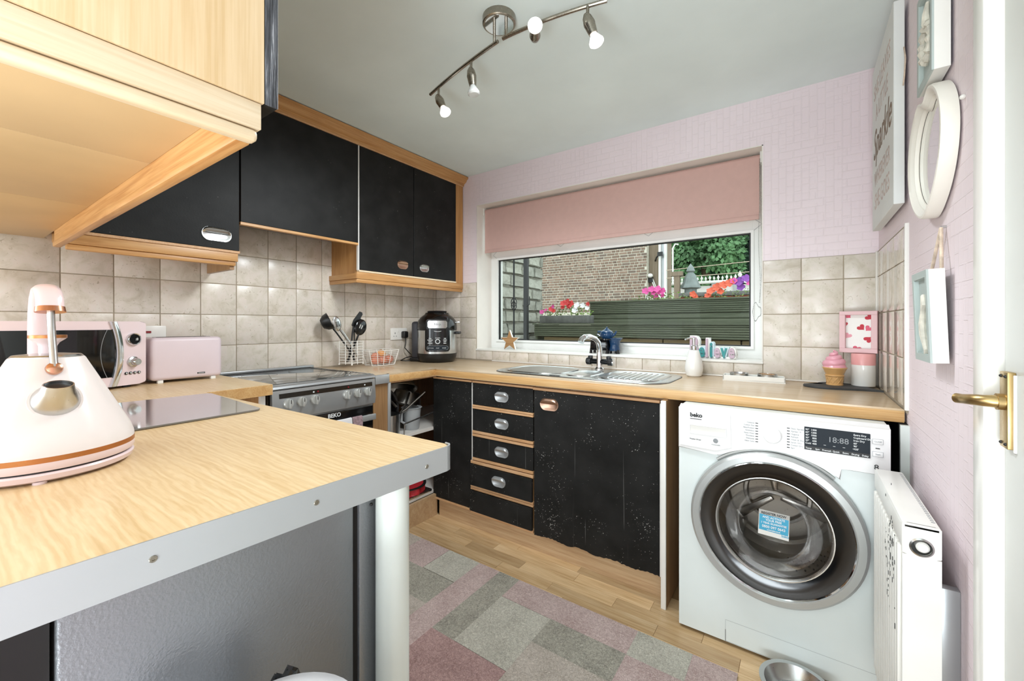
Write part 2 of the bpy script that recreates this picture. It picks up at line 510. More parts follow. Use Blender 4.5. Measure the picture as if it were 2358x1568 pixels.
# ------------------------------------------------------------------ mesh helpers
class B:
    def __init__(s):
        s.bm = bmesh.new()

    def box(s, x0, x1, y0, y1, z0, z1, bev=0.0, seg=2):
        r = bmesh.ops.create_cube(s.bm, size=1)
        vs = r['verts']
        for v in vs:
            v.co = Vector(((x0 + x1) / 2 + v.co.x * (x1 - x0), (y0 + y1) / 2 + v.co.y * (y1 - y0), (z0 + z1) / 2 + v.co.z * (z1 - z0)))
        if bev:
            es = list({e for v in vs for e in v.link_edges})
            bmesh.ops.bevel(s.bm, geom=es, offset=bev, segments=seg, affect='EDGES', profile=0.5)
        return s

    def prism(s, pts, vec, bev=0.0, seg=2):
        """extrude closed 3-D polygon pts by vec"""
        vec = Vector(vec)
        a = [s.bm.verts.new(Vector(p)) for p in pts]
        b = [s.bm.verts.new(Vector(p) + vec) for p in pts]
        fs = [s.bm.faces.new(a), s.bm.faces.new(b[::-1])]
        n = len(a)
        for i in range(n):
            fs.append(s.bm.faces.new((a[i], b[i], b[(i + 1) % n], a[(i + 1) % n])))
        if bev:
            es = list({e for f in fs[:2] for e in f.edges})
            bmesh.ops.bevel(s.bm, geom=es, offset=bev, segments=seg, affect='EDGES', profile=0.5)
        return s

    def cyl(s, p0, p1, r0, r1=None, n=16):
        p0, p1 = Vector(p0), Vector(p1)
        r1 = r0 if r1 is None else r1
        d = p1 - p0
        q = d.to_track_quat('Z', 'Y').to_matrix()
        ra, rb = [], []
        for i in range(n):
            a = 2 * PI * i / n
            u = q @ Vector((math.cos(a), math.sin(a), 0))
            ra.append(s.bm.verts.new(p0 + u * r0))
            rb.append(s.bm.verts.new(p1 + u * r1))
        for i in range(n):
            s.bm.faces.new((ra[i], ra[(i + 1) % n], rb[(i + 1) % n], rb[i]))
        s.bm.faces.new(ra[::-1])
        s.bm.faces.new(rb)
        return s

    def lathe(s, prof, mat=None, n=32, sx=1.0, sy=1.0, close=False):
        mat = mat or Matrix()
        rings = []
        for r, z in prof:
            if r < 1e-6:
                rings.append([s.bm.verts.new(mat @ Vector((0, 0, z)))])
            else:
                rings.append([s.bm.verts.new(mat @ Vector((r * sx * math.cos(2 * PI * i / n), r * sy * math.sin(2 * PI * i / n), z))) for i in range(n)])
        pairs = list(zip(rings, rings[1:]))
        if close:
            pairs.append((rings[-1], rings[0]))
        for a, b in pairs:
            for i in range(n):
                j = (i + 1) % n
                if len(a) == 1 and len(b) == 1:
                    continue
                if len(a) == 1:
                    s.bm.faces.new((a[0], b[j], b[i]))
                elif len(b) == 1:
                    s.bm.faces.new((a[i], a[j], b[0]))
                else:
                    s.bm.faces.new((a[i], a[j], b[j], b[i]))
        if not close:
            if len(rings[0]) > 1:
                s.bm.faces.new(rings[0][::-1])
            if len(rings[-1]) > 1:
                s.bm.faces.new(rings[-1])
        return s

    def tube(s, pts, r, n=8, closed=False, rs=None):
        pts = [Vector(p) for p in pts]
        rings = []
        m = len(pts)
        up = Vector((0, 0, 1))
        prev = None
        for i, p in enumerate(pts):
            if closed:
                d = pts[(i + 1) % m] - pts[i - 1]
            else:
                d = pts[min(i + 1, m - 1)] - pts[max(i - 1, 0)]
            d.normalize()
            if prev is None:
                u = up if abs(d.z) < 0.9 else Vector((1, 0, 0))
                u = (u - d * u.dot(d)).normalized()
            else:
                u = (prev - d * prev.dot(d)).normalized()
            prev = u
            w_ = d.cross(u)
            rr = rs[i] if rs else r
            rings.append([s.bm.verts.new(p + (u * math.cos(2 * PI * k / n) + w_ * math.sin(2 * PI * k / n)) * rr) for k in range(n)])
        prs = list(zip(rings, rings[1:]))
        if closed:
            prs.append((rings[-1], rings[0]))
        for a, b in prs:
            for k in range(n):
                s.bm.faces.new((a[k], a[(k + 1) % n], b[(k + 1) % n], b[k]))
        if not closed:
            s.bm.faces.new(rings[0][::-1])
            s.bm.faces.new(rings[-1])
        return s

    def ball(s, c, r, sc=(1, 1, 1), u=16, v=10):
        x = bmesh.ops.create_uvsphere(s.bm, u_segments=u, v_segments=v, radius=1)
        for q in x['verts']:
            q.co = Vector((c[0] + q.co.x * r * sc[0], c[1] + q.co.y * r * sc[1], c[2] + q.co.z * r * sc[2]))
        return s

    def frame(s, x0, x1, z0, z1, y0, y1, wd, plane='XZ'):
        for a, b, c, d in ((x0, x1, z0, z0 + wd), (x0, x1, z1 - wd, z1), (x0, x0 + wd, z0 + wd, z1 - wd), (x1 - wd, x1, z0 + wd, z1 - wd)):
            if plane == 'XZ':
                s.box(a, b, y0, y1, c, d)
            else:
                s.box(y0, y1, a, b, c, d)
        return s

    def move(s, mat):
        bmesh.ops.transform(s.bm, matrix=mat, verts=s.bm.verts)
        return s


def wloc(o):
    v = Vector((0, 0, 0))
    while o:
        v += o.location
        o = o.parent
    return v


def put(name, b, m, parent=None, local=False, label=None, ang=35, kind=None):
    bmesh.ops.recalc_face_normals(b.bm, faces=b.bm.faces)
    me = bpy.data.meshes.new(name)
    if parent is not None and not local:
        bmesh.ops.translate(b.bm, verts=b.bm.verts, vec=-wloc(parent))
    b.bm.to_mesh(me)
    b.bm.free()
    for p in me.polygons:
        p.use_smooth = True
    me.set_sharp_from_angle(angle=math.radians(ang))
    me.materials.append(M[m] if isinstance(m, str) else m)
    o = bpy.data.objects.new(name, me)
    C.objects.link(o)
    if parent is not None:
        o.parent = parent
    if label:
        o['label'] = label
    if kind:
        o['kind'] = kind
    return o


def thing(name, label, cat, loc=(0, 0, 0), rz=0, group=None):
    o = bpy.data.objects.new(name, None)
    o.empty_display_size = 0.05
    C.objects.link(o)
    o.location = loc
    o.rotation_euler = (0, 0, rz)
    o['label'] = label
    o['category'] = cat
    if group:
        o['group'] = group
    return o


def single(name, b, m, label, cat, group=None, base=None, kind=None):
    """a thing that is one mesh; base = origin"""
    if base:
        bmesh.ops.translate(b.bm, verts=b.bm.verts, vec=-Vector(base))
    o = put(name, b, m)
    if base:
        o.location = base
    o['label'] = label
    o['category'] = cat
    if group:
        o['group'] = group
    if kind:
        o['kind'] = kind
    return o


def struct(name, b, m):
    return put(name, b, m, kind='structure')


AX = {'-Y': Matrix(((1, 0, 0), (0, 0, -1), (0, 1, 0))), '+X': Matrix(((0, 0, 1), (1, 0, 0), (0, 1, 0))),
      '-X': Matrix(((0, 0, -1), (-1, 0, 0), (0, 1, 0))), '+Z': Matrix(((1, 0, 0), (0, 1, 0), (0, 0, 1)))}


def text(name, s, size, m, parent, loc, facing='-Y', depth=0.0004, align='LEFT', shear=0.0, local=False, sx=1.0, bold=0.0):
    cu = bpy.data.curves.new(name, 'FONT')
    cu.body = s
    cu.size = size
    cu.extrude = depth
    cu.align_x = align
    cu.shear = shear
    cu.offset = bold
    cu.resolution_u = 3
    ob = bpy.data.objects.new(name, cu)
    C.objects.link(ob)
    dg = bpy.context.evaluated_depsgraph_get()
    me = bpy.data.meshes.new_from_object(ob.evaluated_get(dg))
    bpy.data.objects.remove(ob)
    r = facing if isinstance(facing, Matrix) else AX[facing]
    off = Vector(loc) - (Vector((0, 0, 0)) if local else wloc(parent))
    me.transform(Matrix.Translation(off) @ r.to_4x4() @ Matrix.Diagonal((sx, 1, 1, 1)))
    me.materials.clear()
    me.materials.append(M[m])
    o = bpy.data.objects.new(name, me)
    C.objects.link(o)
    o.parent = parent
    return o


def arc(c, r, a0, a1, n, plane='XZ'):
    out = []
    for i in range(n + 1):
        a = a0 + (a1 - a0) * i / n
        x, y = r * math.cos(a), r * math.sin(a)
        out.append((c[0] + x, c[1] + y) if plane == '2' else ((c[0] + x, c[1], c[2] + y) if plane == 'XZ' else ((c[0], c[1] + x, c[2] + y) if plane == 'YZ' else (c[0] + x, c[1] + y, c[2]))))
    return out


# key dimensions
LX, RX, WY, CZ = -2.39, 0.272, 2.36, 2.265
WX0, WX1, WZ0, WZ1 = -1.971, -0.154, 0.975, 2.035
BZ = 0.89          # rear worktop height
PZ = 0.915         # peninsula worktop height
TP = 0.1544        # tile pitch

# ------------------------------------------------------------------ room shell
floor_o = struct('floor', B().box(-2.5, 1.2, -1.2, 2.62, -0.06, -0.006), 'fl_base')
struct('ceiling', B().box(-2.5, 0.4, -1.2, 2.62, CZ, CZ + 0.06), 'ceil')
wl = struct('wall_left', B().box(LX - 0.12, LX, -1.2, 2.62, 0, CZ), 'paper_yz')
ww = struct('wall_window', B().box(LX, WX0, WY, 2.62, 0, CZ).box(WX1, 0.4, WY, 2.62, 0, CZ)
            .box(WX0, WX1, WY, 2.62, 0, WZ0 - 0.006).box(WX0, WX1, WY, 2.62, WZ1, CZ), 'paper_xz')
wr = struct('wall_right', B().box(RX, 0.4, 1.0125, 2.62, 0, CZ).box(RX, 0.4, 0.2, 1.0125, 2.05, CZ).box(RX, 0.4, -0.5, 0.2, 0, CZ), 'paper_yz')
struct('trim_1', B().box(WX0, WX0 + 0.005, WY - 0.001, 2.53, WZ0, WZ1).box(WX1 - 0.005, WX1, WY - 0.001, 2.53, WZ0, WZ1)
       .box(WX0, WX1, WY - 0.001, 2.53, WZ1 - 0.005, WZ1), 'offwhite')
struct('trim_2', B().box(WX0 - 0.002, WX1 + 0.002, WY - 0.012, 2.535, WZ0 - 0.014, WZ0, 0.004), 'white')
# architrave and door in the right wall
struct('trim_3', B().box(0.2465, RX + 0.004, 1.0125, 1.062, 0, 2.12, 0.005).box(0.262, RX, 1.062, 1.10, 0, 2.13, 0.004), 'white')

# floor strips (three-strip laminate laid along X)
fl = floor_o
fl_objs = {}
y = 0.0
row = 0
while y < 1.79:
    x = -2.0 - random.random() * 0.35
    while x < 0.3:
        ln = random.choice((0.28, 0.34, 0.40, 0.46))
        vis = y > 1.25 or x > -0.45
        if vis:
            key = ln
            if key not in fl_objs:
                o = put('strip', B().box(0, ln - 0.0008, 0, 0.0642, -0.006, 0.0, 0.0007, 1), 'fl', fl, local=True)
                fl_objs[key] = o.data
                o.location = Vector((x, y, 0)) - fl.location
            else:
                o = bpy.data.objects.new('strip', fl_objs[key])
                C.objects.link(o)
                o.parent = fl
                o.location = Vector((x, y, random.choice((0, -0.0004)))) - fl.location
        x += ln
    y += 0.065
    row += 1


# ------------------------------------------------------------------ wall tiles
def tiles(parent, plane, us, zs, fixed, out, skip=None, mt='tile', jit=0.0025):
    """tile objects between consecutive us/zs lines; fixed = wall plane, out = sign of outward normal"""
    cache = {}
    for i in range(len(us) - 1):
        for k in range(len(zs) - 1):
            a, b = us[i], us[i + 1]
            if skip and skip(a, b, zs[k], zs[k + 1]):
                continue
            wd, ht = round(b - a, 4), round(zs[k + 1] - zs[k], 4)
            if (wd, ht) not in cache:
                g = 0.0016
                th0, th1 = (0.0, 0.006 * out)
                bb = B()
                lo, hi = min(th0, th1), max(th0, th1)
                if plane == 'X':
                    bb.box(lo, hi, -wd / 2 + g, wd / 2 - g, -ht / 2 + g, ht / 2 - g, 0.0018, 2)
                else:
                    bb.box(-wd / 2 + g, wd / 2 - g, lo, hi, -ht / 2 + g, ht / 2 - g, 0.0018, 2)
                o = put('tile', bb, mt, parent, local=True)
                cache[(wd, ht)] = o.data
            else:
                o = bpy.data.objects.new('tile', cache[(wd, ht)])
                C.objects.link(o)
                o.parent = parent
            c, zc = (a + b) / 2, (zs[k] + zs[k + 1]) / 2
            o.location = (fixed, c, zc) if plane == 'X' else (c, fixed, zc)
            o.rotation_euler = (0, 0, 0)
            o.rotation_euler = (random.uniform(-jit, jit) * (plane == 'Y'), random.uniform(-jit, jit) * (plane == 'X'), random.uniform(-jit, jit))


zr = [0.896, 1.05, 1.2044, 1.3588, 1.5132, 1.6676]
yl = [WY] + [0.9297 + TP * k for k in range(9, -8, -1)]
yl = sorted(v for v in yl if v <= WY)
put('grout', B().box(LX - 0.001, LX + 0.004, -0.4, WY, 0.88, 1.6676), 'grout', wl)
tiles(wl, 'X', yl, zr, LX + 0.001, 1, lambda a, b, c, d: c > 1.5 and not (0.75 < (a + b) / 2 < 1.5))
xl = [-0.001 - 0.0, -0.001 + TP, RX]
put('grout', B().box(LX, WX0, WY - 0.004, WY + 0.001, 0.88, 1.465).box(WX1, RX, WY - 0.004, WY + 0.001, 0.88, 1.465)
    .box(WX0, WX1, WY - 0.004, WY + 0.001, 0.88, WZ0 - 0.012), 'grout', ww)
zw = [0.896, 1.05, 1.2044, 1.3588, 1.465]
tiles(ww, 'Y', [WX1, -0.001, -0.001 + TP, RX - 0.006], zw, WY - 0.001, -1)
tiles(ww, 'Y', [LX + 0.006, -2.283, -2.129, WX0 - 0.002], zw, WY - 0.001, -1)
tiles(ww, 'Y', [WX0 - 0.002] + [-1.8206 + 0.154 * k for k in range(11)] + [WX1], [0.896, WZ0 - 0.013], WY - 0.001, -1)
put('grout', B().box(RX - 0.004, RX + 0.001, 1.756, WY, 0.88, 1.47), 'grout', wr)
tiles(wr, 'X', [1.758, 1.8, 1.95, 2.105, 2.26, WY - 0.006], zw, RX - 0.001, -1, None, 'tile_side', 0.0006)
put('edge_trim', B().box(RX - 0.01, RX + 0.001, 1.747, 1.758, 0.89, 1.472, 0.002), 'white', wr)
put('corner_bead', B().box(RX - 0.012, RX - 0.003, WY - 0.014, WY - 0.004, 0.89, 1.47, 0.003), 'offwhite', ww)
put('worktop_bead', B().box(-1.82, RX - 0.006, WY - 0.016, WY - 0.005, BZ, BZ + 0.008, 0.003), 'offwhite', ww)

# ------------------------------------------------------------------ window
FX0, FX1 = WX0 + 0.005, WX1 - 0.005
wf = struct('window_1', B().box(-1.9025, -0.2135, 2.53, 2.59, WZ0, 1.03).box(-1.9025, -0.2135, 2.53, 2.59, WZ1 - 0.06, WZ1)
            .box(FX0, -1.9025, 2.53, 2.59, WZ0, WZ1).box(-0.2135, FX1, 2.53, 2.59, WZ0, WZ1)
            .box(-1.9025, -0.2135, 2.528, 2.588, 1.648, 1.72)
            .box(-1.39, -1.33, 2.53, 2.588, 1.7205, WZ1 - 0.0605).box(-0.79, -0.73, 2.53, 2.588, 1.7205, WZ1 - 0.0605), 'upvc')
put('bead', B().frame(-1.91, -0.206, 1.024, 1.656, 2.518, 2.532, 0.014), 'upvc', wf)
put('gasket', B().frame(-1.902, -0.214, 1.03, 1.65, 2.532, 2.548, 0.014), 'gasket', wf)
put('pane', B().box(-1.9, -0.216, 2.556, 2.560, 1.03, 1.65), 'pane', wf, label='large lower glass pane')
for a, b in ((-1.9, -1.39), (-1.33, -0.79), (-0.73, -0.214)):
    put('pane', B().box(a, b, 2.556, 2.560, 1.72, WZ1 - 0.06), 'pane', wf)
wl_b = B()
for x in (-1.36, -0.76):
    wl_b.tube([(x - 0.045, 2.5275, 1.722), (x, 2.5275, 1.69), (x + 0.045, 2.5275, 1.722)], 0.0012, 5)
for x, dx in ((-1.902, -0.045), (-0.214, 0.045)):
    wl_b.tube([(x, 2.5295, 1.72), (x + dx, 2.5295, 1.684), (x, 2.5295, 1.648)], 0.0012, 5)
put('weld_line', wl_b, 'printg', wf)

rb = thing('roller_blind', 'dusty pink roller blind pulled a third down over the window', 'blind', (-1.06, 2.44, 2.0))
put('roller', B().cyl((-1.955, 2.455, 2.0), (-0.17, 2.455, 2.0), 0.022, n=20), 'blind', rb)
put('fabric', B().box(-1.95, -0.175, 2.431, 2.434, 1.70, 2.005), 'blind', rb)
put('bottom_bar', B().box(-1.95, -0.175, 2.427, 2.438, 1.688, 1.712, 0.003), 'blind', rb)
for x in (-1.962, -0.168):
    put('bracket', B().box(x - 0.004, x + 0.004, 2.43, 2.48, 1.975, 2.03), 'white', rb)
chb = B()
for i in range(100):
    a = i / 100
    z = 1.99 - 0.73 * a
    for dx, ph in ((0, 0.0), (0.012, 1.7)):
        sway = 0.006 * math.sin(a * 9 + ph) * a
        r = bmesh.ops.create_icosphere(chb.bm, subdivisions=1, radius=0.0024)
        bmesh.ops.translate(chb.bm, verts=r['verts'], vec=(-0.172 + dx * (1 - 0.3 * a) + sway - 0.004 * a, 2.425 - 0.02 * (dx > 0), z))
for i in range(40):
    a = 2 * PI * i / 40
    r = bmesh.ops.create_icosphere(chb.bm, subdivisions=1, radius=0.0026)
    bmesh.ops.translate(chb.bm, verts=r['verts'], vec=(-0.185 + 0.018 * math.cos(a), 2.42, 1.22 + 0.04 * math.sin(a) * (1 + 0.3 * math.cos(3 * a))))
put('bead_chain', chb, 'steel', rb, kind='stuff')


# ------------------------------------------------------------------ cabinet handles
def cup_handle(parent, c, facing, w=0.092, h=0.056, m='steel', label=None, sc=1.0):
    """recessed oval pull: rim ring, dished back plate and a hood over the upper half (local: x width, y up, z out)"""
    R = AX[facing].to_4x4()
    T = Matrix.Translation(Vector(c)) @ R

    def oval(wd, ht, z, n=28):
        out = []
        r = ht / 2
        for i in range(n):
            a = 2 * PI * i / n
            x = r * math.cos(a) + (wd / 2 - r) * (1 if math.cos(a) > 0 else -1)
            out.append(Vector((x, r * math.sin(a), z)))
        return out

    b = B()
    rings = [oval(w, h, 0.0), oval(w - 0.002, h - 0.002, 0.004), oval(w - 0.010, h - 0.010, 0.004), oval(w - 0.020, h - 0.020, 0.0012)]
    vr = [[b.bm.verts.new(T @ p) for p in rg] for rg in rings]
    n = len(vr[0])
    for a, q in zip(vr, vr[1:]):
        for i in range(n):
            b.bm.faces.new((a[i], a[(i + 1) % n], q[(i + 1) % n], q[i]))
    b.bm.faces.new(vr[-1])
    b.bm.faces.new(vr[0][::-1])
    o = put('handle', b, m, parent, label=label)
    # hood
    b = B()
    prof = [(0, 0.004), (0.3, 0.012), (0.62, 0.0145), (0.86, 0.0105), (1.0, 0.003)]
    nx = 14
    rows = []
    for t, dz in prof:
        rw = []
        for i in range(nx + 1):
            s = -1 + 2 * i / nx
            wd = (w / 2 - 0.001)
            r = h / 2
            x = s * wd
            over = max(0.0, abs(x) - (wd - r)) / r
            ymax = (h / 2 - 0.001) * math.sqrt(max(0.0, 1 - over * over))
            yy = 0.003 + (ymax - 0.003) * t if ymax > 0.003 else 0.003
            fall = math.sqrt(max(0.0, 1 - (abs(s)) ** 6))
            rw.append(b.bm.verts.new(T @ Vector((x, yy, 0.002 + dz * fall))))
        rows.append(rw)
    for a, q in zip(rows, rows[1:]):
        for i in range(nx):
            b.bm.faces.new((a[i], a[i + 1], q[i + 1], q[i]))
    put('hood', b, m, o)
    return o


# ------------------------------------------------------------------ rear base units
YF = 1.79


def rails(parent, x0, x1, z0, z1, m='stripwood', n=2):
    b = B()
    h = (z1 - z0) / n
    for i in range(n):
        b.box(x0, x1, YF - 0.004, YF + 0.016, z0 + i * h + 0.0008, z0 + (i + 1) * h - 0.0008, 0.0012, 1)
    return put('rail', b, m, parent)


cu = thing('corner_base_unit', 'black painted plain panel filling the corner left of the drawers', 'cabinet', (-1.68, 2.05, 0))
put('body', B().box(-1.838, -1.532, YF + 0.018, WY - 0.01, 0.11, 0.842), 'walnut', cu)
put('front_panel', B().box(-1.838, -1.532, YF, YF + 0.018, 0.112, 0.824, 0.0015, 1), 'black', cu)
rails(cu, -1.838, -1.53, 0.826, 0.838, n=1)
rails(cu, -1.838, -1.53, 0.098, 0.110, n=1)

du = thing('drawer_unit', 'black chest of five drawers between plain corner panel and sink cupboard', 'cabinet', (-1.32, 2.05, 0))
put('body', B().box(-1.53, -1.118, YF + 0.018, WY - 0.01, 0.11, 0.842), 'walnut', du)
put('edge_strip', B().box(-1.531, -1.527, YF - 0.001, YF + 0.018, 0.37, 0.824), 'white', du)
rails(du, -1.527, -1.121, 0.826, 0.838, n=1)
for i, (z0, z1, off) in enumerate(((0.704, 0.824, 0), (0.559, 0.678, 0), (0.407, 0.523, 0), (0.250, 0.367, -0.012), (0.105, 0.219, -0.012))):
    dr = put('drawer', B().box(-1.525 + off, -1.122, YF + (-0.014 if off else 0), YF + (-0.0006 if off else 0.018), z0, z1, 0.0015, 1), 'black', du)
    if i < 4:
        cup_handle(dr, (-1.3217 + off * 0.8, YF - (0.014 if off else 0), z0 + 0.06), '-Y', m='alu')
for z0, z1, off, n in ((0.680, 0.703, 0, 2), (0.542, 0.5575, 0, 1), (0.5245, 0.540, 0, 1), (0.390, 0.4055, 0, 1), (0.369, 0.3875, -0.012, 1), (0.221, 0.249, -0.012, 2), (0.088, 0.104, -0.012, 1)):
    rails(du, -1.526 + off, -1.121, z0, z1, n=n)

sk = thing('sink_cupboard', 'wide black scratched cupboard under the sink with a rusty handle', 'cabinet', (-0.8, 2.05, 0))
put('body', B().box(-1.118, -0.472, YF + 0.02, WY - 0.01, 0.11, 0.842), 'walnut', sk)
rails(sk, -1.121, -0.49, 0.822, 0.836, n=1)
# door with a slightly ragged bottom edge
pts = [(-1.115, YF, 0.820), (-0.490, YF, 0.820)]
nx = 60
for i in range(nx + 1):
    x = -0.490 - 0.625 * i / nx
    pts.append((x, YF, 0.090 + random.uniform(-0.0035, 0.002) + 0.004 * math.sin(i * 0.4)))
dd = put('door', B().prism(pts, (0, 0.018, 0)), 'black', sk)
put('bare_edge', B().box(-0.4905, -0.4865, YF - 0.0005, YF + 0.018, 0.09, 0.822), 'white', dd, label='unpainted white door edge')
cup_handle(dd, (-1.027, YF, 0.757), '-Y', 0.105, 0.062, 'rust', 'rusty oval recessed handle')
struct('baseboard_back', B().box(-1.80, -0.470, 1.802, 1.82, 0, 0.108), 'plinth')
struct('baseboard_left', B().box(-1.835, -1.815, 1.415, 1.80, 0, 0.128), 'plinth')
sp_ = thing('side_panel', 'brown oak end panel with white chipped front edge left of washing machine', 'panel', (-0.46, 2.04, 0))
put('board', B().box(-0.468, -0.450, 1.737, WY - 0.01, 0, 0.846), 'walnut', sp_)
put('edging', B().box(-0.4695, -0.4495, 1.725, 1.737, 0, 0.846, 0.002), 'white', sp_, label='white chipped front edging')

# rear worktop (L-shaped: along the window wall and round the corner to the cooker)
wt = thing('rear_worktop', 'light oak worktop running under the window around to the cooker', 'worktop', (-0.9, 2.05, BZ - 0.045))
poly = [(RX - 0.006, 1.773), (RX - 0.006, WY - 0.006), (LX + 0.007, WY - 0.006), (LX + 0.007, 1.334), (-1.802, 1.334), (-1.802, 1.773)]
put('board', B().prism([(x, y, BZ - 0.043) for x, y in poly], (0, 0, 0.043), 0.006, 3), 'top_back', wt)
put('front_edging', B().box(-1.804, RX - 0.007, 1.7705, 1.775, BZ - 0.042, BZ - 0.006, 0.001), 'edge_oak', wt)
put('side_edging', B().box(-1.8045, -1.80, 1.43, 1.772, BZ - 0.042, BZ - 0.006, 0.001), 'edge_oak', wt)
put('end_cap', B().box(-1.812, -1.79, 1.336, 1.424, BZ - 0.044, BZ + 0.002, 0.002), 'alu', wt, label='aluminium end cap beside the cooker')
put('joint_strip', B().box(-1.814, -1.80, 1.424, 1.4285, BZ - 0.046, BZ + 0.003), 'blackmat', wt)

# open corner shelf unit between cooker and corner panel
cs = thing('open_shelf_unit', 'open corner cupboard without a door, crammed with pans', 'cabinet', (-2.1, 1.6, 0))
put('oak_panel', B().box(-1.83, -1.808, 1.335, 1.412, 0.0, 0.845), 'walnut', cs)
put('side_panel', B().box(-2.36, -1.812, 1.412, 1.428, 0.0, 0.845), 'walnut', cs)
put('metal_strip', B().box(-1.822, -1.806, 1.428, 1.446, 0.0, 0.845, 0.002), 'alu', cs)
put('back_panel', B().box(-2.37, -2.36, 1.412, 2.3, 0.1, 0.845), 'walnut', cs)
put('shelf', B().box(-2.36, -1.842, 1.43, 2.3, 0.512, 0.528), 'offwhite', cs)
put('floor_board', B().box(-2.36, -1.842, 1.43, 2.3, 0.128, 0.144), 'offwhite', cs)
put('top_rail', B().box(-1.83, -1.815, 1.446, 1.79, 0.838, 0.846), 'stripwood', cs)
put('white_socket', B().lathe([(0, 0), (0.028, 0), (0.028, 0.012), (0, 0.012)], Matrix.Translation((-1.85, 1.43, 0.775)) @ Matrix.Rotation(-PI / 2, 4, 'X'), 16), 'white', cs)


def basin(r, h, t=0.003, flare=0.8):
    o = [(0, 0), (r * flare * 0.8, 0), (r * flare, h * 0.12), (r, h), (r + 0.012, h), (r + 0.012, h - 0.004), (r - t, h - 0.003)]
    return o + [(r * flare - t, h * 0.14), (r * flare * 0.78, t), (0, t)]


cl = thing('colander', 'steel colander lying tilted on top of the pile of pans', 'colander', (-2.0, 1.65, 0.79))
cm = Matrix.Translation((-1.975, 1.625, 0.80)) @ Matrix.Rotation(math.radians(152), 4, Vector((0.55, 0.8, 0)).normalized())
put('bowl', B().lathe([(0, -0.055), (0.055, -0.05), (0.085, -0.03), (0.1, 0.02), (0.115, 0.04), (0.118, 0.038), (0.103, 0.018), (0.082, -0.028), (0.053, -0.046), (0, -0.05)], cm, 36), 'steel_dark', cl)
hb = B()
for i in range(6):
    for j in range(12):
        a = 2 * PI * j / 12 + i * 0.2
        r = 0.088 + i * 0.003
        hb.ball(cm @ Vector((r * math.cos(a), r * math.sin(a), -0.024 + i * 0.008)), 0.0026, u=6, v=4)
put('holes', hb, 'darkgap', cl, kind='stuff')
sp = thing('saucepan', 'shiny steel saucepan standing at the left of the open shelf', 'saucepan', (-1.93, 1.50, 0.528))
put('pot', B().lathe([(0, 0), (0.062, 0), (0.066, 0.004), (0.066, 0.12), (0.069, 0.122), (0.066, 0.122), (0.063, 0.12), (0.063, 0.006), (0, 0.006)], Matrix.Translation((-1.915, 1.512, 0.528)), 36), 'steel', sp)
put('handle', B().tube([(-1.90, 1.575, 0.64), (-1.89, 1.62, 0.66), (-1.88, 1.68, 0.70), (-1.87, 1.75, 0.745)], 0.007, 8), 'steel_dark', sp)
fp = thing('frying_pan', 'dark frying pan leaning upright at the back of the open shelf', 'pan', (-2.1, 1.5, 0.6))
put('pan', B().lathe(basin(0.12, 0.045), Matrix.Translation((-2.06, 1.53, 0.66)) @ Matrix.Rotation(math.radians(75), 4, 'Y') @ Matrix.Rotation(0.3, 4, 'X'), 32), 'blackmat', fp)
put('handle', B().tube([(-1.99, 1.53, 0.76), (-1.95, 1.54, 0.73), (-1.90, 1.56, 0.68)], 0.008, 8), 'steel_dark', fp)
sd = thing('steamer_pan', 'upturned steel pan with a long handle wedged under the colander', 'pan', (-2.05, 1.75, 0.6))
put('pan', B().lathe(basin(0.11, 0.09), Matrix.Translation((-2.04, 1.76, 0.74)) @ Matrix.Rotation(math.radians(160), 4, 'X'), 32), 'steel_dark', sd)
put('handle', B().tube([(-1.95, 1.70, 0.74), (-1.90, 1.63, 0.69), (-1.87, 1.56, 0.65)], 0.006, 8), 'steel', sd)
jg = thing('measuring_jug', 'translucent plastic measuring jug on the open shelf beside the saucepan', 'jug', (-1.93, 1.70, 0.528))
jm = Matrix.Translation((-1.92, 1.69, 0.528))
put('body', B().lathe([(0, 0), (0.042, 0), (0.046, 0.01), (0.055, 0.125), (0.062, 0.13), (0.058, 0.132), (0.052, 0.125), (0.044, 0.012), (0, 0.006)], jm, 28), 'plasticclear', jg)
put('handle', B().tube([(-1.92 + 0.01, 1.69 - 0.052, 0.648), (-1.92 + 0.012, 1.69 - 0.085, 0.64), (-1.92 + 0.012, 1.69 - 0.088, 0.59), (-1.92 + 0.01, 1.69 - 0.05, 0.565)], 0.007, 8), 'plasticclear', jg)
rk = B()
rk.tube([(-1.836, 1.56, 0.592), (-1.835, 1.65, 0.604), (-1.836, 1.786, 0.622)], 0.0045, 8)
rk.tube([(-1.836, 1.565, 0.592), (-1.838, 1.562, 0.530)], 0.004, 8)
single('wire_rack_bar', rk, 'steel', 'slim steel wire bar across the front of the open shelf', 'rack', base=(-1.836, 1.6, 0.53))
rt = thing('baking_mould', 'red scalloped silicone baking mould on the bottom shelf', 'baking mould', (-1.92, 1.66, 0.144))
mb = B()
ptsr = []
for i in range(72):
    a = 2 * PI * i / 72
    r = 0.115 + 0.008 * math.cos(9 * a)
    ptsr.append((r * math.cos(a) - 1.95, r * math.sin(a) + 1.66, 0.16))
mb.prism(ptsr, (0, 0, 0.04), 0.004)
put('cup', mb, 'redtin', rt)
put('rim', B().lathe([(0.112, 0), (0.128, 0), (0.128, 0.005), (0.112, 0.005)], Matrix.Translation((-1.95, 1.66, 0.2)), 48, close=True), 'printk', rt)
tb = thing('baking_tin', 'grey metal tin under the red mould on the bottom shelf', 'tin', (-1.95, 1.66, 0.144))
put('pan', B().box(-2.07, -1.84, 1.52, 1.78, 0.144, 0.158, 0.003), 'steel', tb)

